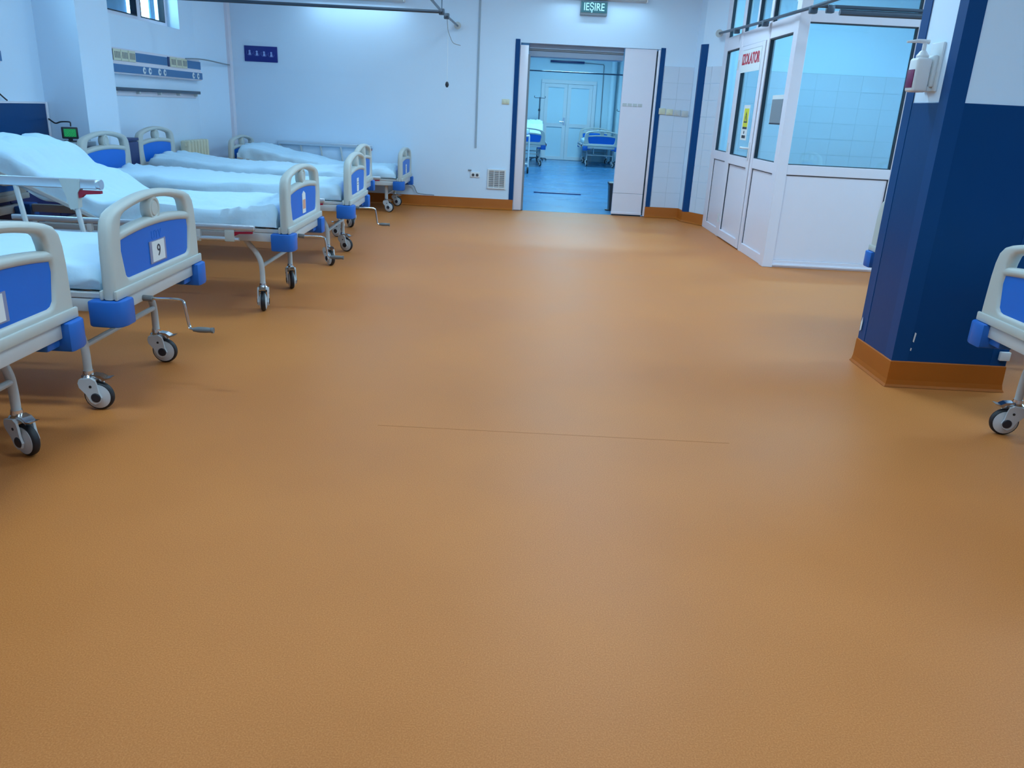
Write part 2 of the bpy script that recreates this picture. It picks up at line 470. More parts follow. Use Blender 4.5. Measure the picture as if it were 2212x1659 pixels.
# ------------------------------------------------------------------ next ward
struct('wall_far', boxes([((-3.0, FBY, 0), (5.0, FBY + 0.3, CZ))]), wallfar_m)
struct('wall_far_left', boxes([((-3.0, BY + 0.4, 0), (-2.7, FBY, CZ))]), wallfar_m)
struct('wall_far_right', boxes([((4.7, BY + 0.4, 0), (5.0, FBY, CZ))]), wallfar_m)
d3 = obj('door_3', None, None); d3['kind'] = 'structure'
fx0, fx1 = 0.40, 1.94
bm = boxes([((fx0, FBY - 0.06, 0), (fx0 + 0.10, FBY, 2.05)), ((fx1 - 0.10, FBY - 0.06, 0), (fx1, FBY, 2.05)), ((fx0, FBY - 0.06, 2.05), (fx1, FBY, 2.15))], 0.006)
obj('frame', to_mesh('frame', bm, white_m, smooth=False), d3)
mid = 1.14
for p, q in ((fx0 + 0.10, mid), (mid, fx1 - 0.10)):
    bm = new_bm(); e = 0.10
    y0, y1 = FBY - 0.045, FBY - 0.005
    box(bm, (p + 0.004, y0, 0.01), (p + e, y1, 2.045)); box(bm, (q - e, y0, 0.01), (q - 0.004, y1, 2.045))
    for z0, z1 in ((0.01, 0.10), (0.90, 1.0), (1.95, 2.045)): box(bm, (p + e, y0, z0), (q - e, y1, z1))
    obj('leaf_frame', to_mesh('leaf_frame', bm, white_m, smooth=False), d3)
    for z0, z1 in ((0.10, 0.90), (1.0, 1.95)):
        bm = boxes([((p + e, FBY - 0.022, z0), (q - e, FBY - 0.012, z1))])
        obj('leaf_panel', to_mesh('leaf_panel', bm, wallfar_m, smooth=False), d3)
bm = new_bm(); tube(bm, [(mid - 0.06, FBY - 0.045, 1.05), (mid - 0.06, FBY - 0.09, 1.05), (mid - 0.18, FBY - 0.09, 1.05)], 0.012, 8)
box(bm, (mid - 0.09, FBY - 0.052, 0.96), (mid - 0.03, FBY - 0.044, 1.16))
obj('handle', to_mesh('handle', bm, chrome_m), d3)
for px in (2.38, 2.62):
    bm = new_bm(); tube(bm, [(px, FBY - 0.11, 0), (px, FBY - 0.11, CZ)], 0.085, 16)
    o = obj('water_pipe', to_mesh('water_pipe', bm, wallfar_m)); o['category'] = 'pipe'
    o['label'] = 'pale vertical pipe on the far wall, ' + ('the one nearer the double door' if px < 2.5 else 'the one farther from the double door')
    o['group'] = 'vertical pipes in the next ward'
bm = new_bm(); tube(bm, [(1.55, FBY - 0.02, 2.62), (2.08, FBY - 0.02, 2.60), (2.10, FBY - 0.02, 2.57), (2.13, FBY - 0.02, 0.6)], 0.012, 6)
obj('lamp_cable', to_mesh('lamp_cable', bm, sgrey_m), label='thin grey cable running from the dark wall lamp down the far wall', category='cable')
t = thing('wall_lamp', 'dark bar lamp on the far wall above the double door', 'lamp', (1.08, FBY, 2.62), 0, 'wall lamps')
bm = boxes([((-0.47, -0.09, -0.025), (0.47, -0.03, 0.03))], 0.006); obj('lamp_body', to_mesh('lamp_body', bm, cab_m), t)
for bx in (-0.325, 0.325): obj('bracket', to_mesh('bracket', boxes([((bx - 0.025, -0.03, -0.02), (bx + 0.025, 0, 0.02))]), steel_m, smooth=False), t)
bm = new_bm(); tube(bm, [(-2.7, 20.0, 2.2), (4.7, 20.0, 2.2)], 0.016, 8)
obj('curtain_rail', to_mesh('curtain_rail', bm, rail_m), label='dark curtain rail spanning the next ward, seen through the doorway', category='rail', group='curtain rails')
bm = boxes([((0.20, 13.66, 0.001), (1.0, 13.74, 0.016))], 0.006)
obj('cable_cover', to_mesh('cable_cover', bm, cab_m), label='dark low cable cover lying on the blue floor beyond the doorway', category='cable cover')
t = thing('waste_bin', 'black waste bin mostly hidden behind the white sliding door leaf', 'bin', (1.40, 11.66, 0.001))
bm = new_bm(); prism(bm, [(-0.135, 0), (0.135, 0), (0.155, 0.36), (-0.155, 0.36)], 1, -0.11, 0.11)
obj('bin_body', to_mesh('bin_body', bm, dark_m, smooth=False), t)
obj('bin_lid', to_mesh('bin_lid', boxes([((-0.165, -0.12, 0.36), (0.165, 0.12, 0.395))], 0.01), dark_m), t)
obj('pedal', to_mesh('pedal', boxes([((-0.19, -0.09, 0.004), (-0.10, -0.03, 0.02))], 0.004), dark_m), t)

def drip_stand(x, y, h, label):
    t = thing('drip_stand', label, 'drip stand', (x, y, 0.001), 0.3, 'drip stands in the next ward')
    bm = new_bm(); tube(bm, [(0, 0, 0.07), (0, 0, h)], 0.014, 8); obj('pole', to_mesh('pole', bm, rail_m), t)
    bm = new_bm(); lathe(bm, [(0, h * .8 - .03), (0.03, h * .8 - .03), (0.03, h * .8 + .03), (0, h * .8 + .03)], 'z', 10); obj('clamp', to_mesh('clamp', bm, rail_m), t)
    for k in range(2):
        bm = new_bm(); s = 1 if k else -1
        tube(bm, [(0, 0, h - 0.02), (0.14 * s, 0, h - 0.02), (0.16 * s, 0, h), (0.15 * s, 0, h + 0.03)], 0.009, 6); obj('hook', to_mesh('hook', bm, rail_m), t)
    for k in range(5):
        a = 2 * PI * k / 5
        bm = new_bm(); tube(bm, [(0, 0, 0.075), (0.27 * math.cos(a), 0.27 * math.sin(a), 0.055)], 0.014, 6)
        lathe(bm, [(0, -.012), (0.026, -.012), (0.026, .012), (0, .012)], 'y', 10, (0.27 * math.cos(a), 0.27 * math.sin(a), 0.027)); obj('foot', to_mesh('foot', bm, rail_m), t)
drip_stand(0.36, 22.9, 1.66, 'thin drip stand left of the far double door')
drip_stand(2.62, 22.75, 1.42, 'thin drip stand with hooks right of the far double door')

# ------------------------------------------------------------------ isolation room (white PVC and glass)
IX, IY = 2.36, 7.60
side = obj('wall_isolator_side', None, None); side['kind'] = 'structure'
front = obj('wall_isolator_front', None, None); front['kind'] = 'structure'
D = 0.06
def Sbox(y0, y1, z0, z1, x0=0.0, x1=D): return ((IX + x0, y0, z0), (IX + x1, y1, z1))
def piece(name, lst, m, par, bevel=0.004): return obj(name, to_mesh(name, boxes(lst, bevel), m, smooth=False), par)
# corner post
piece('corner_post', [((IX - 0.012, IY - 0.012, 0), (IX + 0.085, IY + 0.115, CZ))], pvc_m, side)
# side wall
piece('end_post', [Sbox(10.22, 10.40, 0, CZ)], pvc_m, side)
piece('mullion', [Sbox(8.47, 8.55, 0, CZ, -0.006)], pvc_m, side)
piece('mullion', [Sbox(9.52, 9.62, 0, CZ, -0.006)], pvc_m, side)
piece('head_rail', [Sbox(IY + 0.115, 10.22, 2.09, 2.24)], pvc_m, side)
for (a, b) in ((IY + 0.115, 8.47), (9.62, 10.22)):
    piece('bottom_rail', [Sbox(a, b, 0, 0.09)], pvc_m, side)
    piece('middle_rail', [Sbox(a, b, 0.86, 0.96)], pvc_m, side)
    piece('panel', [Sbox(a, b, 0.09, 0.86, 0.016, 0.046)], pvc_m, side)
    piece('panel_seal', [Sbox(b - 0.006, b, 0.09, 0.86, 0.010, 0.02), Sbox(a, b, 0.852, 0.86, 0.010, 0.02)], gasket_m, side, 0)
    piece('pane', [Sbox(a, b, 0.96, 2.09, 0.028, 0.034)], glass_m, side, 0)
    piece('seal', [Sbox(b - 0.012, b, 0.96, 2.09, 0.006, 0.04), Sbox(a, b, 2.078, 2.09, 0.006, 0.04), Sbox(a, b, 0.96, 0.966, 0.006, 0.04)], gasket_m, side, 0)
for (a, b) in ((IY + 0.115, 8.47), (8.55, 9.0), (9.05, 9.52), (9.62, 10.22)):
    piece('top_pane', [Sbox(a, b, 2.24, CZ - 0.08, 0.028, 0.034)], glass_m, side, 0)
    piece('seal', [Sbox(b - 0.012, b, 2.24, CZ - 0.08, 0.006, 0.04)], gasket_m, side, 0)
piece('mullion', [Sbox(9.0, 9.05, 2.24, CZ)], pvc_m, side)
piece('top_rail', [Sbox(IY + 0.115, 10.22, CZ - 0.08, CZ)], pvc_m, side)
# door in the side wall
d2 = obj('door_2', None, None); d2['kind'] = 'structure'
da, db = 8.56, 9.51
X0_, X1_ = -0.014, 0.05
bm = boxes([Sbox(da, da + 0.10, 0.012, 2.085, X0_, X1_), Sbox(db - 0.09, db, 0.012, 2.085, X0_, X1_), Sbox(da + 0.10, db - 0.09, 0.012, 0.10, X0_, X1_),
            Sbox(da + 0.10, db - 0.09, 0.85, 0.95, X0_, X1_), Sbox(da + 0.10, db - 0.09, 2.04, 2.085, X0_, X1_)], 0.004)
obj('door_frame', to_mesh('door_frame', bm, pvc_m, smooth=False), d2)
piece('panel', [Sbox(da + 0.10, db - 0.09, 0.10, 0.85, 0.008, 0.036)], pvc_m, d2)
piece('pane', [Sbox(da + 0.10, db - 0.09, 0.95, 2.04, 0.016, 0.022)], glass_m, d2, 0)
piece('seal', [Sbox(db - 0.102, db - 0.09, 0.95, 2.04, -0.008, 0.03), Sbox(da + 0.10, db - 0.09, 2.028, 2.04, -0.008, 0.03), Sbox(da + 0.10, db - 0.09, 0.95, 0.958, -0.008, 0.03)], gasket_m, d2, 0)
piece('panel_seal', [Sbox(db - 0.096, db - 0.09, 0.10, 0.85, -0.002, 0.01), Sbox(da + 0.10, db - 0.09, 0.842, 0.85, -0.002, 0.01)], gasket_m, d2, 0)
piece('edge_seal', [Sbox(da - 0.010, da, 0.012, 2.085, -0.004, 0.05), Sbox(db, db + 0.010, 0.012, 2.085, -0.004, 0.05)], gasket_m, d2, 0)
bm = new_bm(); yh = da + 0.05
box(bm, (IX - 0.026, yh - 0.016, 0.93), (IX - 0.014, yh + 0.016, 1.11), 0, 0.004)
tube(bm, [(IX - 0.02, yh, 1.05), (IX - 0.065, yh, 1.05), (IX - 0.068, yh + 0.03, 1.05), (IX - 0.068, yh + 0.15, 1.05)], 0.011, 8)
obj('door_handle', to_mesh('door_handle', bm, white_m), d2)
for z in (0.22, 1.02, 1.9):
    bm = new_bm(); tube(bm, [(IX - 0.016, db + 0.004, z - 0.05), (IX - 0.016, db + 0.004, z + 0.05)], 0.012, 8)
    obj('hinge', to_mesh('hinge', bm, steel_m), d2)
# front wall
def Fbox(x0, x1, z0, z1, y0=0.0, y1=D): return ((x0, IY + y0, z0), (x1, IY + y1, z1))
FX = [(IX + 0.085, 3.40), (3.49, 4.6)]
piece('post', [Fbox(3.40, 3.49, 0, CZ)], pvc_m, front)
piece('post', [Fbox(4.6, 4.69, 0, CZ)], pvc_m, front)
for a, b in FX:
    piece('sill_rail', [Fbox(a, b, 0.015, 0.035, -0.012, 0.02)], pvc_m, front, 0.004)
    piece('bottom_rail', [Fbox(a, b, 0, 0.07)], pvc_m, front)
    piece('middle_rail', [Fbox(a, b, 0.865, 0.955)], pvc_m, front)
    piece('panel', [Fbox(a, b, 0.07, 0.865, 0.016, 0.046)], pvc_m, front)
    piece('panel_seal', [Fbox(b - 0.008, b, 0.07, 0.865, 0.010, 0.02), Fbox(a, b, 0.857, 0.865, 0.010, 0.02)], gasket_m, front, 0)
    piece('head_rail', [Fbox(a, b, 2.165, 2.26)], pvc_m, front)
    piece('pane', [Fbox(a, b, 0.955, 2.165, 0.028, 0.034)], glass_m, front, 0)
    piece('seal', [Fbox(b - 0.014, b, 0.955, 2.165, 0.006, 0.04), Fbox(a, b, 2.155, 2.165, 0.006, 0.04), Fbox(a, b, 0.955, 0.962, 0.006, 0.04)], gasket_m, front, 0)
    piece('top_pane', [Fbox(a, b, 2.26, CZ - 0.06, 0.028, 0.034)], glass_m, front, 0)
    piece('seal', [Fbox(b - 0.014, b, 2.26, CZ - 0.06, 0.006, 0.04)], gasket_m, front, 0)
    piece('top_rail', [Fbox(a, b, CZ - 0.06, CZ)], pvc_m, front)
struct('wall_isolator_right', boxes([((5.3, IY, 0), (5.5, BY, CZ)), ((4.69, IY, 0), (5.3, IY + 0.1, CZ))]), wall_m)
# tiles on the wall inside the isolation room
struct('trim_7', boxes([((2.55, BY - 0.004, 0), (5.3, BY, 1.945))]), grout_m)
for r in range(2, 9):
    for k in range(9):
        obj('tile', tile_mesh(0.3, TH), wb, (2.56 + 0.3 * (k + 0.5), BY - 0.003, 0.14 + TH * (r + 0.5)))

# signs on the glass
def flat_sign(name, label, loc, rotz, layers, group=None, cat='sign'):
    """layers: (w, h, cx, cz, mat, depth)"""
    t = thing(name, label, cat, loc, rotz, group)
    for i, (nm, w, h, cx, cz, m, d0, d1) in enumerate(layers):
        obj(nm, to_mesh(nm, boxes([((cx - w / 2, -d1, cz - h / 2), (cx + w / 2, -d0, cz + h / 2))]), m, smooth=False), t)
    return t
SR = -PI / 2     # local -y faces world -x
t = flat_sign('door_sign', 'white sign with red lettering at the top of the isolation room door', (IX - 0.0145, 9.03, 1.925), SR,
              [('board', 0.76, 0.225, 0, 0, paper_m, 0.0, 0.003)])
bm = text_bm('IZOLATOR', 0.150, 0.002, sx=0.92, bold=0.004)
obj('lettering', to_mesh('lettering', bm, redink_m, smooth=False), t, (0, -0.005, 0.015))
t = flat_sign('warning_sign', 'tall white and yellow warning notice on the isolation room door glass', (IX + 0.016, 9.02, 1.30), SR,
              [('board', 0.24, 0.36, 0, -0.0, paper_m, 0.0, 0.003), ('yellow_field', 0.18, 0.19, 0.01, 0.05, yellow_m, 0.003, 0.004),
               ('black_bar', 0.17, 0.022, 0.01, -0.055, ink_m, 0.004, 0.005), ('caption_bar', 0.14, 0.03, 0, -0.145, ink_m, 0.003, 0.004)])
bm = new_bm(); prism(bm, [(-0.055, 0.0), (0.075, 0.0), (0.01, 0.115)], 1, -0.0052, -0.004)
prism(bm, [(-0.028, 0.014), (0.048, 0.014), (0.01, 0.082)], 1, -0.0062, -0.0052, 1)
prism(bm, [(0.003, 0.03), (0.017, 0.03), (0.014, 0.066), (0.006, 0.066)], 1, -0.0072, -0.0062, 0)
prism(bm, [(0.004, 0.017), (0.016, 0.017), (0.016, 0.026), (0.004, 0.026)], 1, -0.0072, -0.0062, 0)
obj('triangle', to_mesh('triangle', bm, [ink_m, yellow_m], smooth=False), t)
bm = new_bm(); lathe(bm, [(0, -0.004), (0.018, -0.004), (0.018, -0.003), (0, -0.003)], 'y', 14, (0, 0, -0.10)); obj('dot', to_mesh('dot', bm, ink_m), t)
t = flat_sign('notice_plate', 'grey notice plate with a pale edge stuck on the glass beside the corner post', (IX + 0.028, 8.0, 1.43), SR,
              [('board', 0.36, 0.26, 0, 0.005, paper_m, 0, 0.004), ('plate', 0.33, 0.215, 0.01, -0.01, sgrey_m, 0.004, 0.010), ('dark_edge', 0.33, 0.014, 0.01, -0.124, ink_m, 0.004, 0.011)])  # dark strip along the plate's lower edge
# isolation room fittings outside: curtain rails and flange
def curtain_rail(label, pts, r, flange=(), clamps=(), n=10):
    t = thing('curtain_rail', label, 'rail', pts[0], 0, 'curtain rails')
    o = Vector(pts[0])
    bm = new_bm(); tube(bm, [Vector(p) - o for p in pts], r, n); obj('tube', to_mesh('tube', bm, rail_m), t)
    for p, ax in flange:
        bm = new_bm(); lathe(bm, [(0, -0.012), (0.045, -0.012), (0.045, 0.0), (0.028, 0.014), (0.024, 0.05), (0, 0.05)], ax, 16, Vector(p) - o)
        obj('flange', to_mesh('flange', bm, steel_m), t)
    for p in clamps:
        q = Vector(p) - o
        bm = new_bm(); box(bm, q - Vector((0.03, 0.03, 0.03)), q + Vector((0.03, 0.03, 0.03)), 0, 0.008)
        obj('clamp', to_mesh('clamp', bm, rail_m), t)
    return t
curtain_rail('grey curtain rail along the isolation room wall above its door', [(2.285, 10.40, 2.30), (2.285, 8.9, 2.255), (2.285, 7.05, 2.215), (2.285, 4.6, 2.20)], 0.014,
             [((2.285, 10.43, 2.30), 'y')], [(2.30, 9.62, 2.26), (2.30, 8.5, 2.23), (2.30, 7.12, 2.20)])
curtain_rail('dark curtain rail running across the front of the isolation room', [(2.315, 7.07, 2.225), (6.15, 7.07, 2.225)], 0.014, (), [(2.42, 7.07, 2.205)])
bm = new_bm(); tube(bm, [(2.50, 7.07, 2.186), (3.20, 7.07, 2.186)], 0.024, 10)  # thicker section of tube under the rail
obj('thick_rail_section', to_mesh('thick_rail_section', bm, rail_m), label='dark thick tube section under the rail before the isolation room', category='curtain')
curtain_rail('dark curtain rail running across the ward in front of the back wall', [(WX, 9.0, 2.235), (-0.93, 9.0, 2.235)], 0.017)
t = curtain_rail('grey curtain rail running out from the back wall beside the doorway', [(-0.93, BY, 2.29), (-0.93, 9.0, 2.24), (-0.93, 4.0, 2.24)], 0.013, [((-0.93, BY - 0.05, 2.29), 'y')],
                 [(-0.93, 9.02, 2.237), (-0.93, 9.55, 2.25)])
bm = new_bm(); tube(bm, [Vector((-0.93, 9.02, 2.25)) - Vector((-0.93, BY, 2.29)), Vector((-0.93, 9.02, CZ)) - Vector((-0.93, BY, 2.29))], 0.006, 6)
obj('suspension_rod', to_mesh('suspension_rod', bm, rail_m), t)
bm = new_bm(); tube(bm, bez([(-0.93, 9.62, 2.225), (-0.92, 9.64, 2.12), (-0.90, 9.66, 2.06), (-0.86, 9.68, 1.99), (-0.78, 9.7, 1.97)], 5), 0.004, 6)
obj('loose_wire', to_mesh('loose_wire', bm, sgrey_m), label='thin loose wire curling down from the curtain rail by the back wall', category='wire')
t = thing('pull_cord', 'thin pull cord ending in a black weight before the back wall', 'cord', (-0.93, 9.75, 2.235))
bm = new_bm(); tube(bm, [(0, 0, 0), (0, 0, -0.66)], 0.002, 5); obj('cord', to_mesh('cord', bm, white_m), t)
bm = new_bm(); lathe(bm, [(0, -0.72), (0.012, -0.715), (0.022, -0.69), (0.016, -0.665), (0.006, -0.655), (0, -0.655)], 'z', 12); obj('weight', to_mesh('weight', bm, dark_m), t)

# ------------------------------------------------------------------ column on the right
CX0, CX1, CY0, CY1 = 2.03, 2.63, 4.07, 4.51
col = struct('wall_column', boxes([((CX0, CY0, 0), (CX1, CY1, CZ))]), wall_m)
g = 0.004
bm = boxes([((CX0 - g, CY0 - g, 0.13), (CX1 + g, CY1 + g, 1.45))], 0.003)
obj('blue_dado', to_mesh('blue_dado', bm, blue_m, smooth=False), col)
for (sx, sy) in ((0, 0), (0, 1), (1, 0), (1, 1)):
    x = CX1 + 0.006 if sx else CX0 - 0.006; y = CY1 + 0.006 if sy else CY0 - 0.006
    w = 0.085
    bm = new_bm(); dx, dy = (-w if sx else w), (-w if sy else w); q = 0.004
    ex, ey = (-q if sx else q), (-q if sy else q)
    prism(bm, [(x, y), (x + dx, y), (x + dx, y + ey), (x + ex, y + ey), (x + ex, y + dy), (x, y + dy)], 2, 0.14, CZ)
    obj('corner_guard', to_mesh('corner_guard', bm, guard_m, smooth=False), col)
bs = new_bm(); o_ = 0.014
prof = [(0.006, 0.145), (0.010, 0.14), (0.012, 0.04), (0.016, 0.015), (0.024, 0.002)]
rings = []
for a, z in prof:
    rings.append([bs.verts.new(p) for p in ((CX0 - a, CY0 - a, z), (CX1 + a, CY0 - a, z), (CX1 + a, CY1 + a, z), (CX0 - a, CY1 + a, z))])
for A, B in zip(rings, rings[1:]):
    for k in range(4): bs.faces.new((A[k], A[(k + 1) % 4], B[(k + 1) % 4], B[k]))
bs.faces.new(rings[0]); bs.faces.new(rings[-1])
obj('skirting', to_mesh('skirting', bs, base_m, smooth=False), col)
# paint chips low on the column
def chip(par, pts, axis, pos, d):
    bm = new_bm(); prism(bm, pts, axis, pos, pos + d)
    obj('paint_chip', to_mesh('paint_chip', bm, paper_m, smooth=False), par)
chip(col, [(4.485, 0.20), (4.50, 0.19), (4.502, 0.24), (4.492, 0.275), (4.482, 0.25)], 0, CX0 - 0.0108, -0.001)
chip(col, [(2.115, 0.255), (2.122, 0.25), (2.126, 0.30), (2.118, 0.305)], 1, CY0 - 0.0048, -0.001)
chip(col, [(2.111, 0.205), (2.117, 0.203), (2.118, 0.218), (2.112, 0.22)], 1, CY0 - 0.0048, -0.001)
t = thing('wall_socket', 'small white plate low on the column edge by the right bed', 'socket', (2.615, CY0 - 0.012, 0.20))
obj('plate', to_mesh('plate', boxes([((-0.035, -0.02, -0.02), (0.02, 0.0, 0.028))], 0.004), white_m), t)
# soap dispenser
t = thing('soap_dispenser', 'white pump soap dispenser with a wine red label on the column', 'dispenser', (CX0, 4.27, 1.60))
obj('back_plate', to_mesh('back_plate', boxes([((-0.014, -0.065, -0.10), (0, 0.065, 0.13))], 0.005), bottle_m), t)
bm = new_bm(); box(bm, (-0.035, -0.05, -0.08), (-0.012, 0.05, 0.07), 0, 0.01); box(bm, (-0.05, -0.035, -0.10), (-0.012, 0.035, -0.075), 0, 0.006)
obj('holder', to_mesh('holder', bm, bottle_m), t)
bm = new_bm(); box(bm, (-0.115, -0.045, -0.105), (-0.037, 0.045, 0.055), 0, 0.014, 3)
obj('bottle', to_mesh('bottle', bm, white_m), t)
obj('label', to_mesh('label', boxes([((-0.118, -0.036, -0.085), (-0.1145, 0.036, 0.0))], 0.001), soap_m), t)
bm = new_bm(); lathe(bm, [(0, 0.05), (0.028, 0.05), (0.03, 0.065), (0.016, 0.085), (0.010, 0.09), (0.010, 0.125), (0, 0.125)], 'z', 14, (-0.075, 0, 0))
tube(bm, [(-0.055, 0, 0.13), (-0.11, 0, 0.132), (-0.165, 0, 0.125)], [0.011, 0.009, 0.005], 8)
obj('pump', to_mesh('pump', bm, white_m), t)

# ------------------------------------------------------------------ things on the back wall
t = thing('exit_sign', 'green exit sign with pale letters above the doorway', 'sign', (0.795, BY, 2.575))
obj('sign_box', to_mesh('sign_box', boxes([((-0.172, -0.05, -0.085), (0.172, 0, 0.075))], 0.006), sgrey_m), t)
obj('sign_face', to_mesh('sign_face', boxes([((-0.165, -0.054, -0.055), (0.165, -0.049, 0.07))]), green_m, smooth=False), t)
bm = text_bm('IE\u015eIRE', 0.125, 0.002, sx=0.78, bold=0.0015)
obj('lettering', to_mesh('lettering', bm, greenletter_m, smooth=False), t, (0, -0.056, 0.008))

t = thing('blue_sign', 'dark blue sign with four small pale symbols on the back wall', 'sign', (-3.49, BY, 1.835))
obj('board', to_mesh('board', boxes([((-0.215, -0.012, -0.095), (0.215, 0, 0.095))], 0.003), signblue_m), t)
for k in range(4):
    cx = -0.145 + 0.094 * k; cz = 0.012 - 0.004 * k
    bm = new_bm()
    lathe(bm, [(0, -0.015), (0.013, -0.015), (0.013, -0.012), (0, -0.012)], 'y', 12, (cx, 0, cz + 0.018))
    prism(bm, [(cx - 0.016, cz - 0.028), (cx + 0.018, cz - 0.028), (cx + 0.014, cz + 0.004), (cx - 0.010, cz + 0.004)], 1, -0.015, -0.012)
    obj('symbol', to_mesh('symbol', bm, signw_m, smooth=False), t)
    bm = new_bm(); tube(bm, bez([(cx - 0.036, -0.013, cz + 0.022), (cx - 0.040, -0.013, cz - 0.008), (cx - 0.026, -0.013, cz - 0.028), (cx + 0.002, -0.013, cz - 0.034), (cx + 0.028, -0.013, cz - 0.026), (cx + 0.036, -0.013, cz)], 3), 0.004, 6)
    obj('symbol_arc', to_mesh('symbol_arc', bm, signdim_m), t)

def switch_plate(name, label, x, z, w, h, holes, m=white_m, cat='socket', group=None, kind='socket'):
    t = thing(name, label, cat, (x, BY, z), 0, group)
    obj('plate', to_mesh('plate', boxes([((-w / 2, -0.012, -h / 2), (w / 2, 0, h / 2))], 0.004), m), t)
    for hx in holes:
        bm = new_bm()
        if kind == 'socket': lathe(bm, [(0, -0.0135), (h * 0.26, -0.0135), (h * 0.26, -0.010), (0, -0.010)], 'y', 14, (hx, 0, -0.004)); mm = hole_m
        else: box(bm, (hx - w * 0.18, -0.017, -h * 0.3), (hx + w * 0.18, -0.011, h * 0.3), 0, 0.003); mm = m
        obj('socket_hole' if kind == 'socket' else 'rocker', to_mesh('insert', bm, mm), t)
    return t
switch_plate('wall_socket', 'white double socket low on the back wall beside the vent grille', -0.65, 0.45, 0.13, 0.075, (-0.025, 0.03))
obj('sensor_tab', to_mesh('sensor_tab', boxes([((-0.745, BY - 0.012, 0.495), (-0.70, BY, 0.515))], 0.003), sgrey_m), label='small grey tab on the wall above the white double socket', category='clip')
switch_plate('light_switch', 'cream double light switch left of the doorway', -0.275, 1.405, 0.10, 0.065, (-0.022, 0.022), cream_m, 'switch', None, 'switch')
TY = BY - 0.011
for i, (x, w, m, lab) in enumerate(((1.795, 0.085, cream_m, 'cream switch on the tiles, first from the doorway'), (1.895, 0.085, cream_m, 'cream switch on the tiles, second from the doorway'),
                                    (2.0, 0.085, steel_m, 'grey switch on the tiles, third from the doorway'), (2.10, 0.085, steel_m, 'grey switch on the tiles, fourth from the doorway'))):
    o = switch_plate('wall_switch', lab, x, 1.385 - 0.006 * i, w, 0.075, (0,), m, 'switch', 'switches on the tiles', 'switch'); o.location.y = TY
t = thing('vent_grille', 'white square vent grille low on the back wall', 'vent', (-0.355, BY, 0.405))
bm = boxes([((-0.125, -0.02, -0.13), (-0.105, 0, 0.13)), ((0.105, -0.02, -0.13), (0.125, 0, 0.13)), ((-0.105, -0.02, 0.11), (0.105, 0, 0.13)), ((-0.105, -0.02, -0.13), (0.105, 0, -0.11))], 0.003)
obj('frame', to_mesh('frame', bm, white_m, smooth=False), t)
obj('backing', to_mesh('backing', boxes([((-0.105, -0.004, -0.11), (0.105, 0, 0.11))]), sgrey_m, smooth=False), t)
def slat_me():
    bm = new_bm(); prism(bm, [(-0.016, 0.006), (-0.013, 0.008), (-0.004, -0.004), (-0.007, -0.006)], 0, -0.105, 0.105); return to_mesh('slat', bm, white_m, False)
for k in range(9): obj('slat', cached('vslat', slat_me), t, (0, 0, -0.098 + 0.0245 * k))
for x in (-0.035, 0.035): obj('mullion', to_mesh('mullion', boxes([((x - 0.005, -0.018, -0.11), (x + 0.005, -0.004, 0.11))]), white_m, smooth=False), t)

def fluorescent(x0, x1, z, label, watts):
    t = thing('wall_lamp', label, 'lamp', ((x0 + x1) / 2, BY, z), 0, 'wall lamps'); w = (x1 - x0) / 2
    bm = new_bm(); prism(bm, [(0, 0), (-0.10, 0.015), (-0.11, 0.06), (-0.06, 0.10), (0, 0.10)], 0, -w, w)
    obj('lamp_body', to_mesh('lamp_body', bm, steel_m, smooth=False), t)
    obj('end_cap', to_mesh('end_cap', boxes([((-w - 0.012, -0.105, 0), (-w, 0, 0.10))], 0.004), white_m), t)
    obj('end_cap', to_mesh('end_cap', boxes([((w, -0.105, 0), (w + 0.012, 0, 0.10))], 0.004), white_m), t)
    bm = new_bm(); tube(bm, [(-w + 0.02, -0.05, 0.118), (w - 0.02, -0.05, 0.118)], 0.014, 10); obj('tube', to_mesh('tube', bm, tube_m), t)
    la = bpy.data.lights.new('tube_light', 'AREA'); la.shape = 'RECTANGLE'; la.size = 2 * w; la.size_y = 0.06; la.energy = watts; la.color = WARD_TINT
    lo = obj('tube_light', la, t, (0, -0.16, 0.04), (math.radians(-25), 0, 0))
    return t
fluorescent(-2.85, -1.62, 2.53, 'grey wall lamp high on the back wall over the far beds', WALL_W)
fluorescent(0.28, 1.45, 2.665, 'grey wall lamp high on the back wall over the exit sign', WALL_W * 0.7)

# unseen ceiling lamps, added above the frame to light the rooms
def unseen_ceiling_lamp(x, y, watts, tint, label, lw=1.25, ww=0.28):
    t = thing('unseen_ceiling_lamp', label, 'lamp', (x, y, CZ), 0, 'ceiling lamps')
    bm = new_bm(); prism(bm, [(-lw / 2, 0), (lw / 2, 0), (lw / 2 - 0.03, -0.07), (-lw / 2 + 0.03, -0.07)], 1, -ww / 2, ww / 2)
    obj('housing', to_mesh('housing', bm, white_m, smooth=False), t)
    obj('diffuser', to_mesh('diffuser', boxes([((-lw / 2 + 0.05, -ww / 2 + 0.02, -0.078), (lw / 2 - 0.05, ww / 2 - 0.02, -0.070))]), tube_m, smooth=False), t)
    la = bpy.data.lights.new('lamp_light', 'AREA'); la.shape = 'RECTANGLE'; la.size = lw - 0.1; la.size_y = ww - 0.04; la.energy = watts; la.color = tint; la.spread = math.radians(172)
    obj('lamp_light', la, t, (0, 0, -0.085))
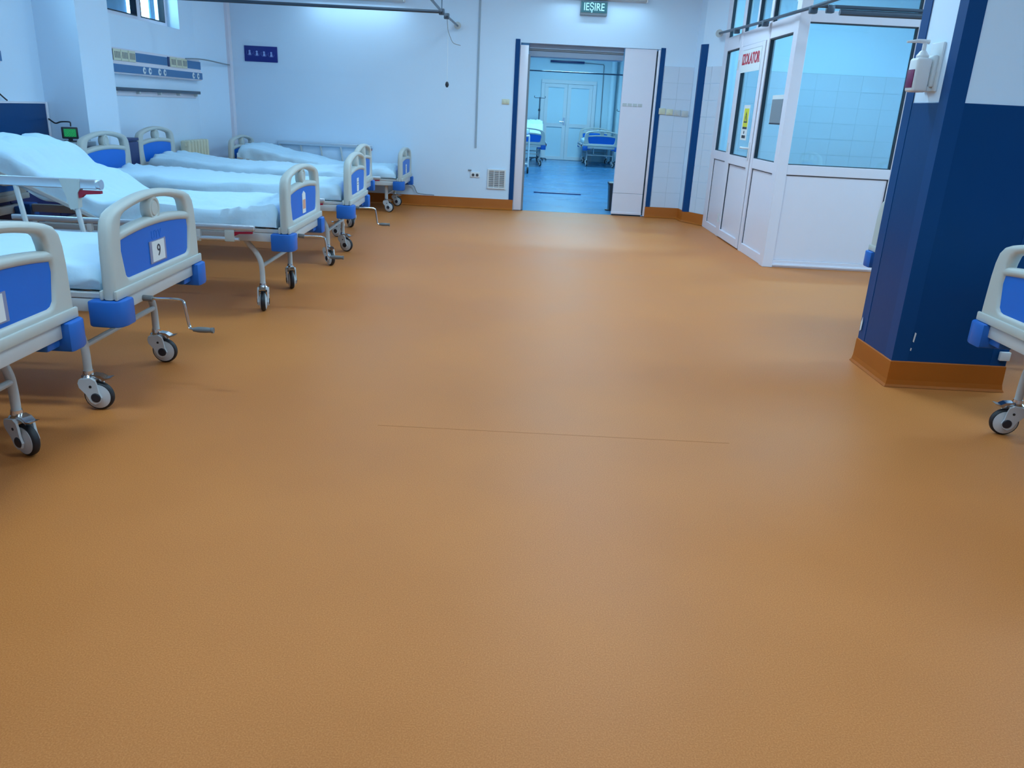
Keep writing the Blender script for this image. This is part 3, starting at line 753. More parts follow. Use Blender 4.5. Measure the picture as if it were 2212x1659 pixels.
for x, y, pw in ((0.2, -1.2, 0.6), (4.0, -1.5, 0.35), (-1.4, 2.0, 1.5), (0.8, 2.0, 1.35), (4.2, 1.6, 0.5), (-1.4, 5.6, 0.2), (0.8, 5.6, 2.0), (4.2, 5.0, 0.9), (-1.4, 8.6, 0.4), (0.8, 8.6, 2.1)):
    unseen_ceiling_lamp(x, y, WARD_W * pw, WARD_TINT, 'white ceiling lamp of the ward over ' + {-1: 'the floor behind the camera', 1: 'the nearest beds', 2: 'the nearest beds', 5: 'the middle beds', 8: 'the far beds'}[int(y)] + (', window side' if x < -1 else ', along the aisle' if x < 2 else ', column side'))
for y, wh in ((13.5, 'just past the doorway'), (17.0, 'in its middle'), (21.0, 'before its far wall')):  # added lamps stand in for the next ward's window daylight
    unseen_ceiling_lamp(1.0, y, FAR_W, FAR_TINT, 'white ceiling lamp of the next ward, ' + wh)
unseen_ceiling_lamp(3.7, 9.3, ISO_W, FAR_TINT, 'white ceiling lamp inside the isolation room')

# ------------------------------------------------------------------ left wall: gas panels, rails, counter, monitor, radiator
def gas_panel(y0, y1, label, full):
    t = thing('gas_panel', label, 'panel', (WX, y0, 1.46), PI / 2, 'bed head gas panels')   # local x -> world y, local -y -> world +x
    w = y1 - y0
    bm = new_bm(); prism(bm, [(0.0, -0.005), (-0.065, 0.0), (-0.075, 0.09), (-0.060, 0.115), (-0.060, 0.215), (-0.045, 0.235), (0.0, 0.24)], 0, 0, w)
    obj('channel', to_mesh('channel', bm, pvc_m, smooth=False), t)
    obj('lower_strip', to_mesh('lower_strip', boxes([((0.0, -0.0775, 0.012), (w, -0.07, 0.085))]), gas_m, smooth=False), t)
    k = w / 2.22
    for a, b in ((0.52, 1.28), (1.80, 2.22)):
        obj('upper_strip', to_mesh('upper_strip', boxes([((a * k, -0.064, 0.125), (b * k, -0.058, 0.21))]), gas_m, smooth=False), t)
    for a in (0.01, 1.29): obj('end_block', to_mesh('end_block', boxes([((a * k, -0.066, 0.118), ((a + 0.045) * k, -0.058, 0.218))]), cab_m, smooth=False), t)
    for a in (0.06, 0.215, 0.37, 1.35, 1.51, 1.66):
        bm = new_bm(); box(bm, (a * k, -0.072, 0.118), ((a + 0.145) * k, -0.058, 0.222), 0, 0.003)
        for j in range(4): box(bm, ((a + 0.022 + 0.030 * j) * k, -0.0735, 0.14), ((a + 0.036 + 0.030 * j) * k, -0.071, 0.20), 1)
        obj('power_socket', to_mesh('power_socket', bm, [cream_m, grip_m], smooth=False), t)
    for a in (0.67, 0.80, 1.03, 1.16, 1.95, 2.09):
        bm = new_bm(); lathe(bm, [(0, -0.083), (0.014, -0.083), (0.016, -0.079), (0.022, -0.081), (0.034, -0.079), (0.036, -0.075), (0, -0.075)], 'y', 16, (a * k, 0, 0.048))
        obj('gas_outlet', to_mesh('gas_outlet', bm, white_m), t)
        bm = new_bm(); lathe(bm, [(0, -0.085), (0.013, -0.085), (0.013, -0.082), (0, -0.082)], 'y', 12, (a * k, 0, 0.048))
        obj('outlet_core', to_mesh('outlet_core', bm, gas_m), t)
    return t
gas_panel(8.05, 10.27, 'white and blue gas panel with sockets under the high window', True)
gas_panel(4.1, 6.36, 'white and blue gas panel cut off at the picture edge above the blue board', True)
def equipment_rail(y0, y1, label):
    t = thing('equipment_rail', label, 'rail', (WX, y0, 1.305), PI / 2, 'equipment rails'); w = y1 - y0
    obj('bar', to_mesh('bar', boxes([((0, -0.06, -0.004), (w, -0.048, 0.03))], 0.003), rail_m), t)
    obj('backing', to_mesh('backing', boxes([((0.02, -0.012, -0.05), (w - 0.02, 0.0, 0.0))], 0.003), pvc_m), t)
    for q in range(5):
        x = 0.08 + (w - 0.16) * q / 4
        obj('bracket', to_mesh('bracket', boxes([((x - 0.015, -0.05, -0.03), (x + 0.015, -0.004, 0.02))], 0.003), steel_m, smooth=False), t)
equipment_rail(8.06, 10.22, 'dark equipment rail on brackets under the gas panel')
bm = new_bm(); tube(bm, bez([(-3.97, 9.80, 1.685), (-3.955, 10.1, 1.70), (-3.93, 10.4, 1.70), (-3.90, 10.75, 1.685), (-3.88, 10.97, 1.68)], 5), 0.008, 6)
obj('wall_cable', to_mesh('wall_cable', bm, sgrey_m), label='thin grey cable running from the gas panel to the corner trunking', category='cable')
t = thing('plug_cable', 'dark plug with a cable hanging down the left wall to the blue board', 'cable', (WX, 6.18, 1.32))
bm = new_bm(); tube(bm, bez([(0.06, 0.06, 0.0), (0.04, 0.10, -0.04), (0.03, 0.16, -0.08), (0.035, 0.21, -0.115), (0.035, 0.235, -0.128)], 4), 0.006, 6); obj('lead', to_mesh('lead', bm, dark_m), t)
obj('plug', to_mesh('plug', boxes([((0.0, -0.02, -0.03), (0.08, 0.06, 0.03))], 0.01), dark_m), t)
t = thing('splash_board', 'navy blue board with a white edge on the wall above the counter', 'board', (WX + 0.002, 4.5, 0.90), PI / 2)
obj('board', to_mesh('board', boxes([((0, -0.02, 0), (2.44, 0, 0.27))], 0.002), blue_m), t)
obj('edge_strip', to_mesh('edge_strip', boxes([((2.44, -0.026, 0), (2.47, 0, 0.285)), ((0, -0.026, 0.27), (2.44, 0, 0.285))], 0.002), pvc_m), t)
t = thing('counter', 'grey counter with dark navy base by the left wall pillar', 'counter', (WX + 0.022, 4.5, 0), 0)
obj('worktop', to_mesh('worktop', boxes([((0.0, 0, 0.845), (0.375, 2.475, 0.885))], 0.004), counter_m), t)
obj('base', to_mesh('base', boxes([((0.03, 0.02, 0.08), (0.33, 2.46, 0.845))], 0.003), cab_m), t)
for q in range(4): obj('door', to_mesh('door', boxes([((0.33, 0.03 + 0.608 * q, 0.10), (0.348, 0.03 + 0.608 * q + 0.60, 0.83))], 0.003), cab_m), t)
obj('plinth', to_mesh('plinth', boxes([((0.03, 0.02, 0), (0.30, 2.46, 0.08))]), dark_m, smooth=False), t)
t = thing('patient_monitor', 'small patient monitor with a green screen on the counter', 'monitor', (-3.735, 6.735, 0.885), 0.55); t.scale = (0.8, 0.8, 0.8)
obj('casing', to_mesh('casing', boxes([((-0.075, 0.0, 0.03), (0.075, 0.05, 0.145))], 0.008), dark_m), t)
obj('screen', to_mesh('screen', boxes([((-0.056, -0.003, 0.050), (0.056, 0.001, 0.128))]), screen_m, smooth=False), t)
obj('stand', to_mesh('stand', boxes([((-0.06, -0.02, 0.0), (0.06, 0.06, 0.012)), ((-0.02, 0.015, 0.012), (0.02, 0.04, 0.035))], 0.004), dark_m), t)
bm = new_bm()
for q in range(5):
    z = 0.060 + 0.0145 * q; pts = [(-0.05 + 0.1 * i / 16, -0.0045, z + 0.005 * math.sin(i * (1.6 + 0.35 * q)) * (1 if i % 4 else 1.6)) for i in range(17)]
    tube(bm, pts, 0.0012, 4)
obj('trace', to_mesh('trace', bm, emit_mat('green_trace', (0.04, 0.50, 0.16), 0.5)), t)
bm = new_bm(); tube(bm, bez([(-4.02, 6.95, 1.05), (-3.94, 6.90, 1.02), (-3.86, 6.84, 1.035), (-3.78, 6.80, 1.04), (-3.75, 6.785, 1.035), (-3.745, 6.775, 1.006)], 5), 0.006, 6)
obj('monitor_cable', to_mesh('monitor_cable', bm, dark_m), label='black cable looping over to the green-screened patient monitor', category='cable')
t = thing('bedside_cabinet', 'navy blue bedside cabinet standing between the two headboards', 'cabinet', (-3.87, 7.69, 0))
obj('body', to_mesh('body', boxes([((-0.16, -0.150, 0.04), (0.16, 0.150, 0.86))], 0.004), cab_m), t)
obj('top', to_mesh('top', boxes([((-0.165, -0.158, 0.86), (0.175, 0.158, 0.885))], 0.004), cab_m), t)
obj('door', to_mesh('door', boxes([((0.16, -0.142, 0.06), (0.175, 0.142, 0.62))], 0.003), cab_m), t)
obj('drawer', to_mesh('drawer', boxes([((0.16, -0.142, 0.64), (0.175, 0.142, 0.85))], 0.003), cab_m), t)
obj('plinth', to_mesh('plinth', boxes([((-0.15, -0.18, 0), (0.15, 0.18, 0.04))]), dark_m, smooth=False), t)
t = thing('radiator', 'cream ribbed radiator against the left wall near the corner', 'radiator', (WX + 0.024, 9.45, 0))
def rib():
    bm = new_bm()
    box(bm, (0.045, -0.027, 0.17), (0.155, 0.027, 0.79), 0, 0.02, 3)
    return to_mesh('rib', bm, cream_m)
for q in range(7): obj('rib', cached('rib', rib), t, (0, 0.045 + 0.09 * q, 0))
bm = new_bm()
for z in (0.22, 0.74): tube(bm, [(0.10, 0.0, z), (0.10, 0.63, z)], 0.018, 8)
obj('manifold', to_mesh('manifold', bm, cream_m), t)
for lo, hi in (((0.0, 0.15, 0.66), (0.06, 0.18, 0.70)), ((0.0, 0.45, 0.66), (0.06, 0.48, 0.70)), ((0.07, 0.08, 0.0), (0.13, 0.11, 0.2)), ((0.07, 0.53, 0.0), (0.13, 0.56, 0.2))): obj('bracket', to_mesh('bracket', boxes([(lo, hi)]), cream_m, smooth=False), t)

# ------------------------------------------------------------------ hospital beds
# local frame: x = 0 outer face of the foot end, -x towards the head, y across, z up
def board_me():
    def side(s):
        return [(s * 0.448, 0.515), (s * 0.446, 0.60), (s * 0.441, 0.72), (s * 0.434, 0.78), (s * 0.420, 0.825), (s * 0.392, 0.853), (s * 0.35, 0.868)]
    arc = [(0.35 - 0.7 * i / 14, 0.868 + 0.040 * (1 - ((0.35 - 0.7 * i / 14) / 0.35) ** 2)) for i in range(1, 14)]
    outer = side(1) + arc + side(-1)[::-1]
    top = lambda y: 0.838 + 0.034 * (1 - (y / 0.30) ** 2)
    bar = lambda y: 0.775 + 0.022 * (1 - (y / 0.335) ** 2)
    hole = [(0.335, 0.775), (0.332, 0.79), (0.320, 0.822), (0.300, 0.836)] + [(y, top(y)) for y in [0.28 - 0.56 * i / 12 for i in range(13)]] + [(-0.300, 0.836), (-0.320, 0.822), (-0.332, 0.79), (-0.335, 0.775)] + [(y, bar(y)) for y in [-0.30 + 0.6 * i / 12 for i in range(13)]]
    pb = lambda y: 0.735 + 0.022 * (1 - (y / 0.34) ** 2)
    pan = [(y, pb(y)) for y in [0.34 - 0.68 * i / 12 for i in range(13)]] + [(-0.345, 0.70), (-0.325, 0.60), (-0.310, 0.585), (-0.29, 0.58), (0.29, 0.58), (0.310, 0.585), (0.325, 0.60), (0.345, 0.70)]
    bm = plate([outer, hole, pan], 0.054, 0.019, abs_m, 'board')
    # moulded lip along the bottom, on both faces
    for s in (1, -1):
        a, b = sorted((s * 0.022, s * 0.036))
        box(bm, (a, -0.452, 0.513), (b, 0.452, 0.553), 0, 0.006)
    inner = [(y * 0.995, z) for y, z in pan]
    bm2 = new_bm(); prism(bm2, [(y * 1.012, (z - 0.66) * 1.03 + 0.66) for y, z in pan], 0, -0.016, 0.016)
    return to_mesh('end_board', bm, abs_m, angle=40), to_mesh('blue_panel', bm2, panel_m, smooth=False)
BOARD, PANEL = board_me()
def roundel_me():
    bm = new_bm()
    lathe(bm, [(0, -0.022), (0.030, -0.022), (0.034, -0.017), (0.040, -0.022), (0.050, -0.022), (0.056, -0.012), (0.056, 0.012), (0.050, 0.022), (0.040, 0.022), (0.034, 0.017), (0.030, 0.022), (0, 0.022)], 'x', 24, (0, 0, 0.828))
    box(bm, (-0.016, -0.02, 0.785), (0.016, 0.02, 0.80), 0)
    return to_mesh('roundel', bm, abs_m)
ROUNDEL = roundel_me()
def bumper_me():
    # wraps the bed corner at +y, +x
    pts = [(-0.115, 0.35), (-0.115, 0.455), (-0.100, 0.468), (-0.03, 0.472), (0.0, 0.466), (0.018, 0.45), (0.026, 0.42), (0.026, 0.362), (0.018, 0.35)]
    bm = new_bm(); fs = prism(bm, pts, 2, 0.405, 0.512)
    es = [e for f in fs[:2] for e in f.edges]
    bmesh.ops.bevel(bm, geom=es, offset=0.008, segments=2, affect='EDGES', profile=0.5)
    box(bm, (-0.085, 0.27, 0.425), (-0.02, 0.352, 0.50), 0, 0.008)
    return to_mesh('corner_bumper', bm, bump_m)
BUMPER = bumper_me()
def mirror(me, sx, sy, name):
    m = me.copy(); m.transform(Matrix.Diagonal((sx, sy, 1, 1)))
    if sx * sy < 0: m.flip_normals()
    return m
BL = 2.17
BUMP = {}
for fx in (0, 1):
    for sy in (1, -1):
        m = mirror(BUMPER, -1 if fx else 1, sy, 'b')
        if fx: m.transform(Matrix.Translation((-BL, 0, 0)))
        BUMP[(fx, sy)] = m
def frame_me():
    bm = new_bm()
    for s in (1, -1): box(bm, (-BL + 0.10, s * 0.395 - 0.02, 0.455), (-0.10, s * 0.395 + 0.02, 0.51), 0, 0.005)
    for x in (-0.045, -BL + 0.015): box(bm, (x, -0.40, 0.455), (x + 0.035, 0.40, 0.512), 0, 0.005)
    for x in (-0.55, -1.05, -1.60): box(bm, (x - 0.02, -0.38, 0.45), (x + 0.02, 0.38, 0.49), 0, 0.003)
    return to_mesh('bed_frame', bm, steel_m)
FRAME = frame_me()
def deck_me(lo, hi):
    def f():
        bm = new_bm()
        for s in (1, -1): box(bm, (lo, s * 0.40 - 0.015, 0.512), (hi, s * 0.40 + 0.015, 0.535), 0, 0.003)
        n = max(3, int((hi - lo) / 0.085))
        for i in range(n):
            x = lo + (hi - lo) * (i + 0.5) / n
            box(bm, (x - 0.03, -0.385, 0.520), (x + 0.03, 0.385, 0.533))
        return to_mesh('deck', bm, steel_m, smooth=False)
    return cached(('deck', lo, hi), f)
def leg_me(s, dz):
    def f():
        bm = new_bm()
        if dz == 0: pts = bez([(-0.10 * s, 0, 0.46), (-0.075 * s, 0, 0.425), (-0.035 * s, 0, 0.375), (-0.008 * s, 0, 0.32), (0, 0, 0.26), (0, 0, 0.15)], 4)
        else: pts = [(0, 0, 0.46 + dz), (0, 0, 0.15)]
        tube(bm, pts, 0.017 if dz == 0 else 0.021, 12)
        return to_mesh('leg', bm, steel_m)
    return cached(('leg', s, dz), f)
def crossbar_me(z):
    def f():
        bm = new_bm(); tube(bm, [(0, -0.338, z), (0, 0.338, z)], 0.0125, 10); return to_mesh('cross_bar', bm, steel_m)
    return cached(('xbar', z), f)
def castor_parts():
    R, cx, cz = 0.0625, 0.036, 0.0625
    bm = new_bm()
    # two cheeks (cowl) and a bridge over the wheel
    prof = [(-0.028, 0.142), (0.022, 0.150), (0.040, 0.138), (0.046, 0.118), (0.050, 0.085), (0.060, 0.062), (0.050, 0.040), (0.030, 0.032), (0.012, 0.042), (-0.004, 0.075), (-0.030, 0.105), (-0.034, 0.125)]
    for s in (1, -1):
        a, b = sorted((s * 0.026, s * 0.035))
        fs = prism(bm, prof, 1, a, b)
    prism(bm, [(-0.028, 0.142), (0.022, 0.150), (0.038, 0.139), (0.030, 0.130), (-0.010, 0.128), (-0.026, 0.108), (-0.034, 0.125)], 1, -0.026, 0.026)
    lathe(bm, [(0, 0.135), (0.028, 0.135), (0.030, 0.150), (0.022, 0.158), (0.020, 0.175), (0, 0.175)], 'z', 16, (0, 0, 0), 1)
    for s in (1, -1):
        lathe(bm, [(0, s * 0.0365), (0.006, s * 0.0365), (0.006, s * 0.034), (0, s * 0.034)], 'y', 10, (0.018, 0, 0.112), 2)
    fork = to_mesh('castor', bm, [whub_m, chrome_m, tyre_m])
    bm = new_bm()
    w = 0.0145
    lathe(bm, [(0.040, -w), (0.056, -w), (0.0605, -w + 0.004), (R, -w + 0.010), (R, w - 0.010), (0.0605, w - 0.004), (0.056, w), (0.040, w), (0.040, -w)], 'y', 32, (0, 0, 0))
    wheel = to_mesh('wheel', bm, tyre_m)
    bm = new_bm()
    for s in (1, -1):
        lathe(bm, [(0, s * 0.025), (0.020, s * 0.025), (0.036, s * 0.0225), (0.053, s * 0.0165), (0.053, s * 0.010), (0, s * 0.010)], 'y', 28)
    disc = to_mesh('wheel_disc', bm, whub_m)
    bm = new_bm()
    for s in (1, -1):
        lathe(bm, [(0, s * 0.0385), (0.017, s * 0.0385), (0.021, s * 0.0355), (0.021, s * 0.020), (0, s * 0.020)], 'y', 18)
    cap = to_mesh('hub_cap', bm, dark_m)
    bm = new_bm()
    prism(bm, [(0.020, 0.150), (0.050, 0.146), (0.072, 0.138), (0.098, 0.146), (0.100, 0.150), (0.075, 0.146), (0.055, 0.158), (0.022, 0.162)], 1, -0.020, 0.020)
    prism(bm, [(0.040, 0.140), (0.062, 0.128), (0.066, 0.134), (0.045, 0.150)], 1, -0.012, 0.012)
    pedal = to_mesh('brake_pedal', bm, chrome_m, smooth=False)
    return fork, wheel, disc, cap, pedal, (cx, 0, cz)
FORK, WHEEL, DISC, CAP, PEDAL, WC = castor_parts()
def crank_me():
    bm = new_bm()
    tube(bm, [(-0.12, 0, 0.475), (0.03, 0, 0.468)], 0.013, 10, 1)
    tube(bm, bez([(0.02, 0, 0.468), (0.11, 0.0, 0.470), (0.155, 0.0, 0.466), (0.165, 0, 0.45), (0.172, 0, 0.40), (0.180, 0, 0.35), (0.192, 0, 0.338), (0.20, 0, 0.338)], 4), 0.0065, 8)
    a = to_mesh('crank', bm, [chrome_m, grip_m])
    bm = new_bm(); lathe(bm, [(0, 0.195), (0.009, 0.195), (0.013, 0.22), (0.013, 0.25), (0.011, 0.272), (0.013, 0.274), (0.013, 0.284), (0, 0.284)], 'x', 12, (0, 0, 0.338))
    return a, to_mesh('crank_grip', bm, grip_m)
CRANK, GRIP = crank_me()
def rail_parts():
    L0, L1 = -0.20, -1.68      # folded rail along the bed
    out = {}
    def bar(x0, x1, z, w=0.022, h=0.022):
        bm = new_bm()
        box(bm, (x1, -w / 2, z - h), (x0, w / 2, z + h), 0, 0.009, 3)
        return bm
    # folded down
    bm = bar(L0, L1, 0.548, 0.026, 0.018); out['down_bar'] = to_mesh('side_rail', bm, alu_m)
    bm = new_bm(); tube(bm, [(L0 - 0.10, 0, 0.475), (L1 + 0.02, 0, 0.475)], 0.013, 8); out['down_low'] = to_mesh('lower_bar', bm, alu_m)
    bm = new_bm(); box(bm, (-0.016, -0.012, 0.455), (0.016, 0.014, 0.53), 0, 0.005); lathe(bm, [(0, -0.022), (0.013, -0.022), (0.013, -0.010), (0, -0.010)], 'y', 10, (0, 0, 0.475)); out['down_post'] = to_mesh('rail_post', bm, steel_m)
    bm = new_bm(); box(bm, (-0.03, -0.016, 0.46), (0.03, 0.016, 0.532), 0, 0.006); out['down_latch'] = to_mesh('latch_housing', bm, abs_m)
    bm = new_bm(); prism(bm, [(0.0, 0.522), (0.11, 0.527), (0.11, 0.513), (0.03, 0.510), (0.0, 0.495)], 1, -0.010, 0.010); out['down_lever'] = to_mesh('release_lever', bm, red_m, smooth=False)
    # raised
    bm = bar(-0.50, -1.76, 0.862, 0.028, 0.024); lathe(bm, [(0, -0.508), (0.02, -0.504), (0.025, -0.49), (0.025, -0.48), (0, -0.48)], 'x', 14, (0, 0, 0.862)); out['up_bar'] = to_mesh('side_rail', bm, alu_m)
    bm = new_bm(); tube(bm, [(-0.25, 0, 0.475), (-1.70, 0, 0.475)], 0.013, 8); out['up_low'] = to_mesh('lower_bar', bm, alu_m)
    bm = new_bm(); tube(bm, [(0, 0, 0.475), (-0.05, 0, 0.845)], 0.0125, 8); out['up_post'] = to_mesh('rail_post', bm, steel_m)
    bm = new_bm(); prism(bm, [(-0.04, 0.885), (0.06, 0.885), (0.058, 0.84), (0.045, 0.82), (0.04, 0.745), (0.0, 0.735), (-0.015, 0.80)], 1, -0.020, 0.020); out['up_latch'] = to_mesh('latch_housing', bm, abs_m, smooth=False)
    bm = new_bm(); prism(bm, [(0.045, 0.832), (0.155, 0.832), (0.155, 0.818), (0.075, 0.812), (0.055, 0.795), (0.045, 0.795)], 1, -0.012, 0.012); out['up_lever'] = to_mesh('release_lever', bm, red_m, smooth=False)
    return out
RAIL = rail_parts()
def side_rail(bed, y, state, dz):
    s = 1 if y > 0 else -1
    if state == 'down':
        r = obj('side_rail', RAIL['down_bar'], bed, (0, y, dz))
        obj('lower_bar', RAIL['down_low'], r)
        for x in (-0.55, -0.88, -1.21, -1.54): obj('rail_post', RAIL['down_post'], r, (x, 0, 0), (0, 0, 0 if s < 0 else PI))
        obj('latch_housing', RAIL['down_latch'], r, (-0.355, 0, 0)); obj('release_lever', RAIL['down_lever'], r, (-0.325, 0, 0), label='red release lever')
    else:
        r = obj('side_rail', RAIL['up_bar'], bed, (0, y, dz))
        obj('lower_bar', RAIL['up_low'], r)
        for x in (-0.58, -0.86, -1.13, -1.40, -1.68): obj('rail_post', RAIL['up_post'], r, (x, 0, 0))
        obj('latch_housing', RAIL['up_latch'], r, (-0.64, 0, 0)); obj('release_lever', RAIL['up_lever'], r, (-0.64, 0, 0), label='red release lever')
    return r

def card_me(kind):
    def f():
        bm = new_bm()
        def card(w, h, z, mi, d): box(bm, (0.0, -w / 2, z - h / 2), (d, w / 2, z + h / 2), mi, 0.0)
        if kind == 'peach':
            card(0.085, 0.125, 0.655, 0, 0.003)
            prism(bm, [(-0.03, 0.62), (0.03, 0.62), (0.03, 0.68), (-0.03, 0.68)], 0, 0.003, 0.0045, 1)
            prism(bm, [(-0.042, 0.7175), (0.042, 0.7175), (0.0, 0.735)], 0, 0.0, 0.003, 0)
        elif kind == 'plain':
            card(0.085, 0.11, 0.64, 0, 0.003)
            prism(bm, [(-0.03, 0.66), (0.03, 0.66), (0.03, 0.664), (-0.03, 0.664)], 0, 0.003, 0.004, 3)
            prism(bm, [(-0.03, 0.64), (0.02, 0.64), (0.02, 0.644), (-0.03, 0.644)], 0, 0.003, 0.004, 3)
        else:
            card(0.165, 0.098, 0.642, 2, 0.003); card(0.125, 0.088, 0.643, 0, 0.005)
            text_bm(kind, 0.075, 0.001, 3, bm, lambda v: Vector((0.006 - v.y, v.x, v.z + 0.642)))
        return to_mesh('name_card', bm, [paper_m, peach_m, mat('card_holder_' + kind, (0.22, 0.26, 0.42), 0.2), ink_m], smooth=False)
    return cached(('card', kind), f)

def emboss_me():
    bm = text_bm('UTV', 0.055, 0.0015, 0, None, lambda v: Vector((0.0165 - v.y, v.x, v.z + 0.712)))
    return to_mesh('embossed_letters', bm, panel_m, smooth=False)
EMB = emboss_me()

def bed(label, x, y, rotz=0.0, dz=0.0, card=None, rails=('down', 'down'), castor=(0, 0), head_castor=(0.6, -0.5), crank=True, raise_from=None, raise_ang=0.0, head_dz=0.03, group='hospital beds in the ward', emboss=False, rail_dx=0.0):
    b = thing('hospital_bed', label, 'bed', (x, y, 0.0), rotz, group)
    off = -0.032                                # board centre plane, outer face at x = 0
    for nm, xx, z in (('footboard', off, dz), ('headboard', -BL - off, dz + head_dz)):
        e = obj(nm, BOARD, b, (xx, 0, z))
        obj('blue_panel', PANEL, e); obj('roundel', ROUNDEL, e)
        if nm == 'footboard':
            if card: obj('name_card', card_me(card), e, (0.0165, 0, 0))
            if emboss: obj('embossed_letters', EMB, e)
    for k, m in BUMP.items(): obj('corner_bumper', m, b, (0, 0, dz))
    obj('bed_frame', FRAME, b, (0, 0, dz))
    if raise_from is None: obj('deck', deck_me(-BL + 0.09, -0.07), b, (0, 0, dz))
    else:
        obj('deck', deck_me(raise_from + 0.02, -0.07), b, (0, 0, dz))
        Ld = BL - 0.09 + raise_from
        o = obj('backrest_deck', deck_me(-round(Ld, 3), -0.02), b, (raise_from, 0, dz + 0.525 - 0.525 * math.cos(raise_ang)), (0, raise_ang, 0))
        o.location = (raise_from - 0.525 * math.sin(raise_ang), 0, dz + 0.525 * (1 - math.cos(raise_ang)))
        bm = new_bm(); tube(bm, [(raise_from - 0.10, 0.2, 0.48), (raise_from - 0.45, 0.2, 0.50 + 0.43 * math.tan(raise_ang))], 0.014, 8); tube(bm, [(raise_from - 0.10, -0.2, 0.48), (raise_from - 0.45, -0.2, 0.50 + 0.43 * math.tan(raise_ang))], 0.014, 8)
        obj('backrest_lift', to_mesh('backrest_lift', bm, steel_m), b, (0, 0, dz))
    for fx, xs in ((0, -0.215), (1, -BL + 0.36)):
        for s, ang in ((-1, castor[0] if fx == 0 else head_castor[0]), (1, castor[1] if fx == 0 else head_castor[1])):
            obj('leg', leg_me(1 if fx == 0 else -1, dz), b, (xs, s * 0.338, 0))
            c = obj('castor', FORK, b, (xs, s * 0.338, 0), (0, 0, ang))
            w = obj('wheel', WHEEL, c, WC); obj('wheel_disc', DISC, c, WC); obj('hub_cap', CAP, c, WC); obj('brake_pedal', PEDAL, c)
        obj('cross_bar', crossbar_me(0.285 if dz == 0 else 0.22), b, (xs, 0, 0))
    if crank:
        c = obj('crank', CRANK, b, (0, -0.20, dz)); obj('crank_grip', GRIP, c)
    for s, stt in zip((-1, 1), rails): side_rail(b, s * 0.487, stt, dz).location.x = rail_dx
    return b

def lerp_prof(prof, x):
    for (a, za), (b, zb) in zip(prof, prof[1:]):
        if a >= x >= b:
            t = (a - x) / (a - b); t = t * t * (3 - 2 * t); return za + (zb - za) * t
    return prof[-1][1] if x < prof[-1][0] else prof[0][1]

def mattress(label, x, y, rotz=0.0, dz=0.0, prof=((0, 0.0), (-2.2, 0.0)), seed=0, thick=0.105, x0=-0.085, x1=-2.06, wr=1.0, group='sheeted mattresses in the ward', base=0.537, drape=0.0):
    """prof: lift of the mattress underside along x"""
    N, Wd = 84, 0.395
    ring = []
    hb = 0.03
    for i in range(5): ring.append((-Wd + 0.02 + (2 * Wd - 0.04) * i / 4, 0.0, 0))           # underside, left to right
    for i in range(5): ring.append((Wd + 0.008, 0.012 + (thick - 0.055) * i / 4, 1))           # right side
    for a in (25, 50, 75): ring.append((Wd - 0.027 + 0.035 * math.cos(math.radians(a)), thick - 0.035 + 0.035 * math.sin(math.radians(a)), 2))
    for i in range(21): ring.append((Wd - 0.04 - (2 * Wd - 0.08) * i / 20, thick + 0.012 * (1 - (2 * i / 20 - 1) ** 2), 3))
    for a in (75, 50, 25): ring.append((-(Wd - 0.027 + 0.035 * math.cos(math.radians(a))), thick - 0.035 + 0.035 * math.sin(math.radians(a)), 2))
    for i in range(5): ring.append((-Wd - 0.008, 0.012 + (thick - 0.055) * (4 - i) / 4, 1))
    bm = new_bm(); rows = []
    for j in range(N + 1):
        t = j / N; xx = x0 + (x1 - x0) * t
        e = min(t, 1 - t) * abs(x1 - x0)
        sq = 1.0 if e > 0.05 else math.sqrt(max(0.0, 1 - ((0.05 - e) / 0.05) ** 2)) * 0.45 + 0.55
        lift = lerp_prof(prof, xx)
        row = []
        for (yy, zz, kd) in ring:
            z = zz if kd < 1 else zz * (sq if kd > 1 else (0.5 + 0.5 * sq))
            q = Vector((xx, yy, 0))
            amp = wr * (1.0 + 1.6 * math.exp(-e / 0.14))
            if kd == 3 or kd == 2:
                f1 = noise.noise(Vector((xx * 1.6 + seed * 7, yy * 5.5, seed))) * 0.006
                rd = abs(noise.noise(Vector((xx * 1.5 + yy * 1.5 + seed * 3, yy * 9.0 - xx * 1.6, seed + 5)))) ; f2 = (0.30 - min(rd, 0.30)) ** 1.5 * 0.11
                f3 = noise.noise(Vector((xx * 6 + seed, yy * 24, seed + 9))) * 0.0035
                z += (f1 + f2 + f3) * amp
                yo = 0
            elif kd == 1:
                yo = (noise.noise(Vector((xx * 13 + seed, zz * 9, seed + 2))) * 0.010 + noise.noise(Vector((xx * 4 + seed, zz * 14 - xx * 3, seed + 3))) * 0.012) * amp
                yo = yo if yy > 0 else -yo
                yo = max(min(yo, 0.02), -0.02)
            else: yo = 0
            lz = lift
            if drape and kd <= 1:                      # the sheet hangs below a lifted mattress edge
                w = 1.0 if kd == 0 else max(0.0, 1.0 - (zz - 0.012) / (thick - 0.055))
                if abs(yy) > 0.3: lz = lift * (1 - drape * w * (0.8 + 0.35 * noise.noise(Vector((xx * 5, yy, seed + 20)))))
            row.append(bm.verts.new((xx, yy + yo, base + lz + z)))
        rows.append(row)
    n = len(ring)
    for A, B in zip(rows, rows[1:]):
        for k in range(n): bm.faces.new((A[k], A[(k + 1) % n], B[(k + 1) % n], B[k]))
    bm.faces.new(rows[0]); bm.faces.new(rows[-1][::-1])
    me = to_mesh('mattress', bm, sheet_m, angle=70)
    return obj('mattress', me, None, (x, y, dz), (0, 0, rotz), label=label, category='mattress', group=group)

